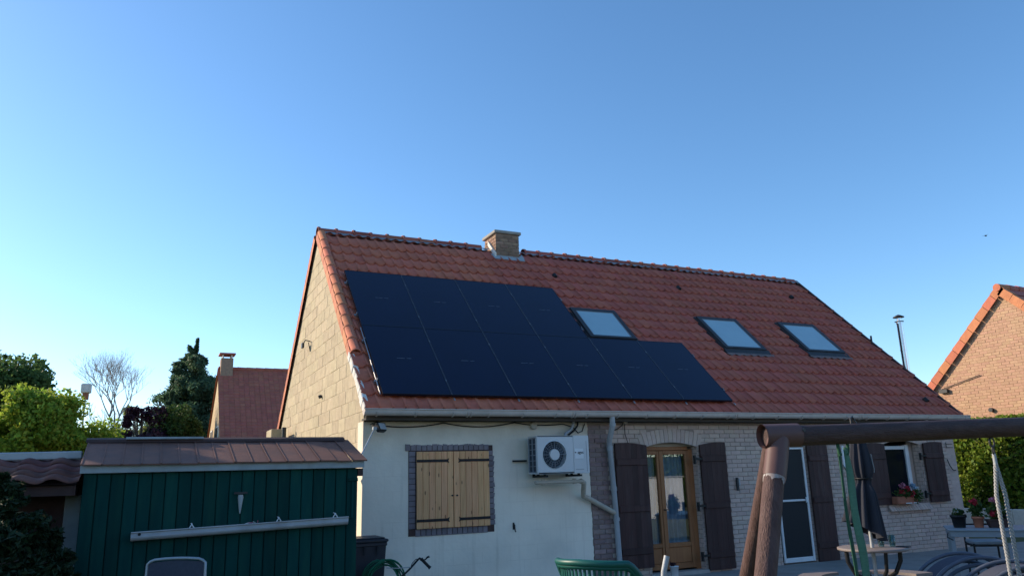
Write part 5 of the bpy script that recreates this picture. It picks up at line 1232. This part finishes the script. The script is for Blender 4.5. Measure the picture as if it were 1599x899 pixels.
def pot(name, label, u, v, w0, w1, h, m, fol, fn, fr_, petals, square=False):
    b = gt.location+MT @ Vector((u, v, .741)); t = thing(name, label, 'flowerpot', tuple(b), group=None)
    f = MB()
    if square: f.add([(-w0, -w0*.5, 0), (w0, -w0*.5, 0), (w0, w0*.5, 0), (-w0, w0*.5, 0), (-w1, -w1*.5, h), (w1, -w1*.5, h), (w1, w1*.5, h), (-w1, w1*.5, h)], [(3, 2, 1, 0), (4, 5, 6, 7), (0, 1, 5, 4), (1, 2, 6, 5), (2, 3, 7, 6), (3, 0, 4, 7)]); f.cbox(-w1-.01, w1+.01, -w1*.5-.01, w1*.5+.01, h-.02, h+.004); o = f.obj('pot', m, t); o.rotation_euler = (0, 0, R(-35))
    else: f.lathe([(w0, 0), (w1*.95, h-.03), (w1+.008, h-.03), (w1+.008, h), (w1*.9, h), (w1*.85, h-.02), (.01, h-.02)], n=18); f.obj('pot', m, t)
    if fol:
        leaves('leaves', blob((0, 0, h+fr_[2]*.7), fr_, fn, .8), .028, M['leaf_mid'], t)
        for (px, py, pz, pr_, pm) in petals:
            leaves('flower_head', blob((px, py, h+pz), (pr_, pr_, pr_*.8), 90, .7), .020, M[pm], t, squash=.8)
    return t
pot('flowerpot', 'black tapered pot with small white flowers at the left end of the grey table', .18, .38, .075, .10, .17, M['black'], True, 120, (.08, .08, .05), [(.02, 0, .06, .025, 'petal_white'), (-.03, 0, .04, .02, 'petal_white')])
pot('flowerpot', 'terracotta pot with red geraniums on the grey table', .42, .38, .055, .075, .15, M['terracotta'], True, 260, (.10, .10, .13), [(-.03, 0, .20, .05, 'petal_red'), (.05, .02, .13, .04, 'petal_red')])
pot('flower_trough', 'brown trough with pink, red and violet flowers on the grey table', .66, .38, .11, .14, .11, M['dark_brown'], True, 420, (.15, .12, .13), [(-.02, 0, .26, .055, 'pink'), (-.08, 0, .08, .045, 'petal_red'), (.02, 0, .12, .045, 'petal_red'), (.12, 0, .07, .06, 'petal_violet'), (.10, 0, .0, .05, 'petal_violet')], square=True)
# chair behind the table
c3 = thing('dining_chair', 'dark framed chair with a pale seat cushion behind the grey table', 'chair', (9.05, -2.62, 0), R(-40))
f = MB()
for x in (-.22, .22): f.tube([(x, 0, 0), (x, .0, .45), (x, .04, .70)], .015, 6); f.tube([(x, -.42, 0), (x, -.42, .45)], .015, 6)
f.tube([(-.22, .04, .70), (.22, .04, .70)], .015, 6); f.tube([(-.22, 0, .42), (-.22, -.42, .42), (.22, -.42, .42), (.22, 0, .42), (-.22, 0, .42)], .014, 6); f.obj('frame', M['black'], c3)
f = MB(); f.cbox(-.22, .22, -.43, .02, .43, .49, b=.015); f.obj('seat', M['grey_table'], c3)
f = MB(); f.cbox(-.2, .2, .03, .055, .54, .70, b=.01); f.obj('backrest', M['black'], c3)

# rocking loungers (curved tubes)
def lounger(loc, rz, label, m):
    t = thing('rocking_lounger', label, 'lounger', loc, rz, group='curved grey loungers')
    for y in (-.27, .27):
        for q_ in (1, .84):
            f = MB(); f.tube([(.66*q_*math.cos(R(a)), y*q_, .56*q_*math.sin(R(a))-.02) for a in range(8, 173, 8)], .024, 8); f.obj('arched_rail', M['grey_tube'], t)
    f = MB(); vs = []
    for a in range(12, 169, 6): vs += [((.64*math.cos(R(a))), -.15, .545*math.sin(R(a))-.015), (.64*math.cos(R(a)), .15, .545*math.sin(R(a))-.015)]
    n_ = len(vs)//2; f.add(vs, [(2*i, 2*i+1, 2*i+3, 2*i+2) for i in range(n_-1)], True); f.obj('sling', m, t, recalc=False)
    for a in (15, 165):
        f = MB(); f.tube([(.66*math.cos(R(a)), -.3, .56*math.sin(R(a))-.02), (.66*math.cos(R(a)), .3, .56*math.sin(R(a))-.02)], .02, 8); f.obj('cross_bar', M['grey_tube'], t)
    return t
lounger((6.62, -4.12, -.03), R(-30), 'curved grey rocking lounger farther from the swing rope', M['grey_fabric'])
lounger((6.30, -4.95, -.04), R(-32), 'curved grey rocking lounger nearest the camera at the right', M['grey_fabric'])
tw_ = thing('towel', 'lilac towel lying over the curved lounger at the right edge', 'towel', (7.12, -4.42, .33))
f = MB(); vs = []; 
for i in range(13):
    for j in range(7): vs.append((-.20+i*.035, -.24+j*.08, .10-.018*i+.008*math.sin(i*1.1+j)))
f.add(vs, [(i*7+j, i*7+j+1, i*7+j+8, i*7+j+7) for i in range(12) for j in range(6)], True); f.obj('towel', M['purple'], tw_, recalc=False)
# flower box on the sill, small pot on the door step
fb = thing('flower_box', 'terracotta window box with red and pink geraniums on the brick sill', 'flower box', (10.64, -.10, .905))
f = MB(); f.cbox(-.30, .28, -.09, .07, 0, .14, b=.012); f.obj('box', M['terracotta'], fb)
f = MB(); f.box(-.09, .08, -.095, -.091, .005, .022); f.box(.12, .26, -.095, -.091, .005, .022); f.obj('bracket', M['white_paint'], fb)
leaves('leaves', np.concatenate((blob((-.05, -.05, .2), (.25, .12, .09), 300, .8), blob((.22, -.1, .14), (.12, .1, .14), 160, .8))), .03, M['leaf_mid'], fb)
for (x, y, z, r_, m) in ((-.12, -.08, .34, .055, 'pink'), (0, -.10, .28, .05, 'petal_red'), (.08, -.12, .18, .05, 'petal_red'), (.16, -.1, .33, .05, 'petal_blue'), (-.18, -.1, .22, .04, 'petal_red'), (.26, -.1, .27, .04, 'petal_white')):
    leaves('flower_head', blob((x, y, z), (r_, r_, r_), 80, .8), .024, M[m], fb, squash=.8)
wp = thing('plant_pot', 'small white pot with dark soil on the terrace in front of the oak door', 'flowerpot', (4.87, -.4, -.004))
f = MB(); f.lathe([(.05, 0), (.065, .19), (.07, .19), (.07, .205), (.055, .2), (.01, .19)], n=18); f.obj('pot', M['white_paint'], wp)
leaves('leaves', blob((-.02, 0, .23), (.05, .05, .03), 40, .9), .025, M['leaf_purple'], wp)
# small bird in the sky
bd = thing('bird', 'tiny dark bird flying in the blue sky at the right', 'bird', (55.49574615, 25.0553759, 18.86967209))
f = MB(); f.lathe([(.005, -.16), (.05, -.05), (.055, .05), (.02, .14)], n=8); o = f.obj('body', M['black'], bd); o.rotation_euler = (0, R(90), 0)
for sg in (-1, 1):
    f = MB(); f.add([(-.06, 0, 0), (.06, 0, 0), (.02, sg*.18, .06), (-.04, sg*.30, .04)], [(0, 1, 2, 3)]); f.obj('wing', M['black'], bd, recalc=False)

# ------------------------------------------------------------------ garden beyond the frame (shade at left, reflections and bounced light behind the camera)
for i, (x, y, h, r_) in enumerate(((-10.2, 2.2, 6.2, 1.5), (-8.6, 3.8, 6.5, 1.5), (-7.2, 5.2, 6.3, 1.3))):
    conifer('cypress', ['dark cypress farthest left of the lean-to', 'tallest dark cypress, in the middle of its row left of the lean-to', 'slim dark cypress at the back end of its row'][i], (x, y, 0), h, r_, M['leaf_shade'], 9000, .16, seed=60+i, levels=18, group='cypress row', droop=-.3)
bh = thing('hedge', 'clipped hedge along the end of the garden behind the camera', 'hedge', (10, -21, 0))
f = MB(); f.box(-24, 24, -.4, .4, 0, 2.4); f.obj('core', M['leaf_shade'], bh)
n = 20000; leaves('foliage', np.column_stack((nr.uniform(-24, 24, n), nr.uniform(.3, .55, n), nr.uniform(0, 2.7, n))), .09, M['leaf_mid'], bh)
gwl = thing('garden_wall', 'low whitewashed garden wall facing the house', 'wall', (14.3, -13.5, 0))
f = MB(); f.box(-1.8, 1.6, -.1, .1, 0, 1.45); f.obj('wall', M['white_paint'], gwl)
f = MB(); f.cbox(-1.85, 1.65, -.14, .14, 1.45, 1.50); f.obj('coping', M['concrete'], gwl)
ws = thing('bounce_house', 'unseen white house with red roof behind the camera, enlarged to bounce sunlight', 'house', (11, -30, 0))  # unseen house, made large and white to throw sunlight onto the shaded facade
f = MB(); f.box(-10, 10, -4, 4, 0, 5.2); f.obj('wall', M['white_paint'], ws)
f = MB(); f.prism([(-4.4, 5.1), (4.4, 5.1), (0, 8.4)], 'x', -10.3, 10.3); f.obj('roof', M['tile_new'], ws)
for x in (-7, -2.5, 2.5, 7):
    f = MB(); f.box(x-.6, x+.6, 3.98, 4.03, 3.0, 4.4); f.obj('window', M['glass_dark'], ws)
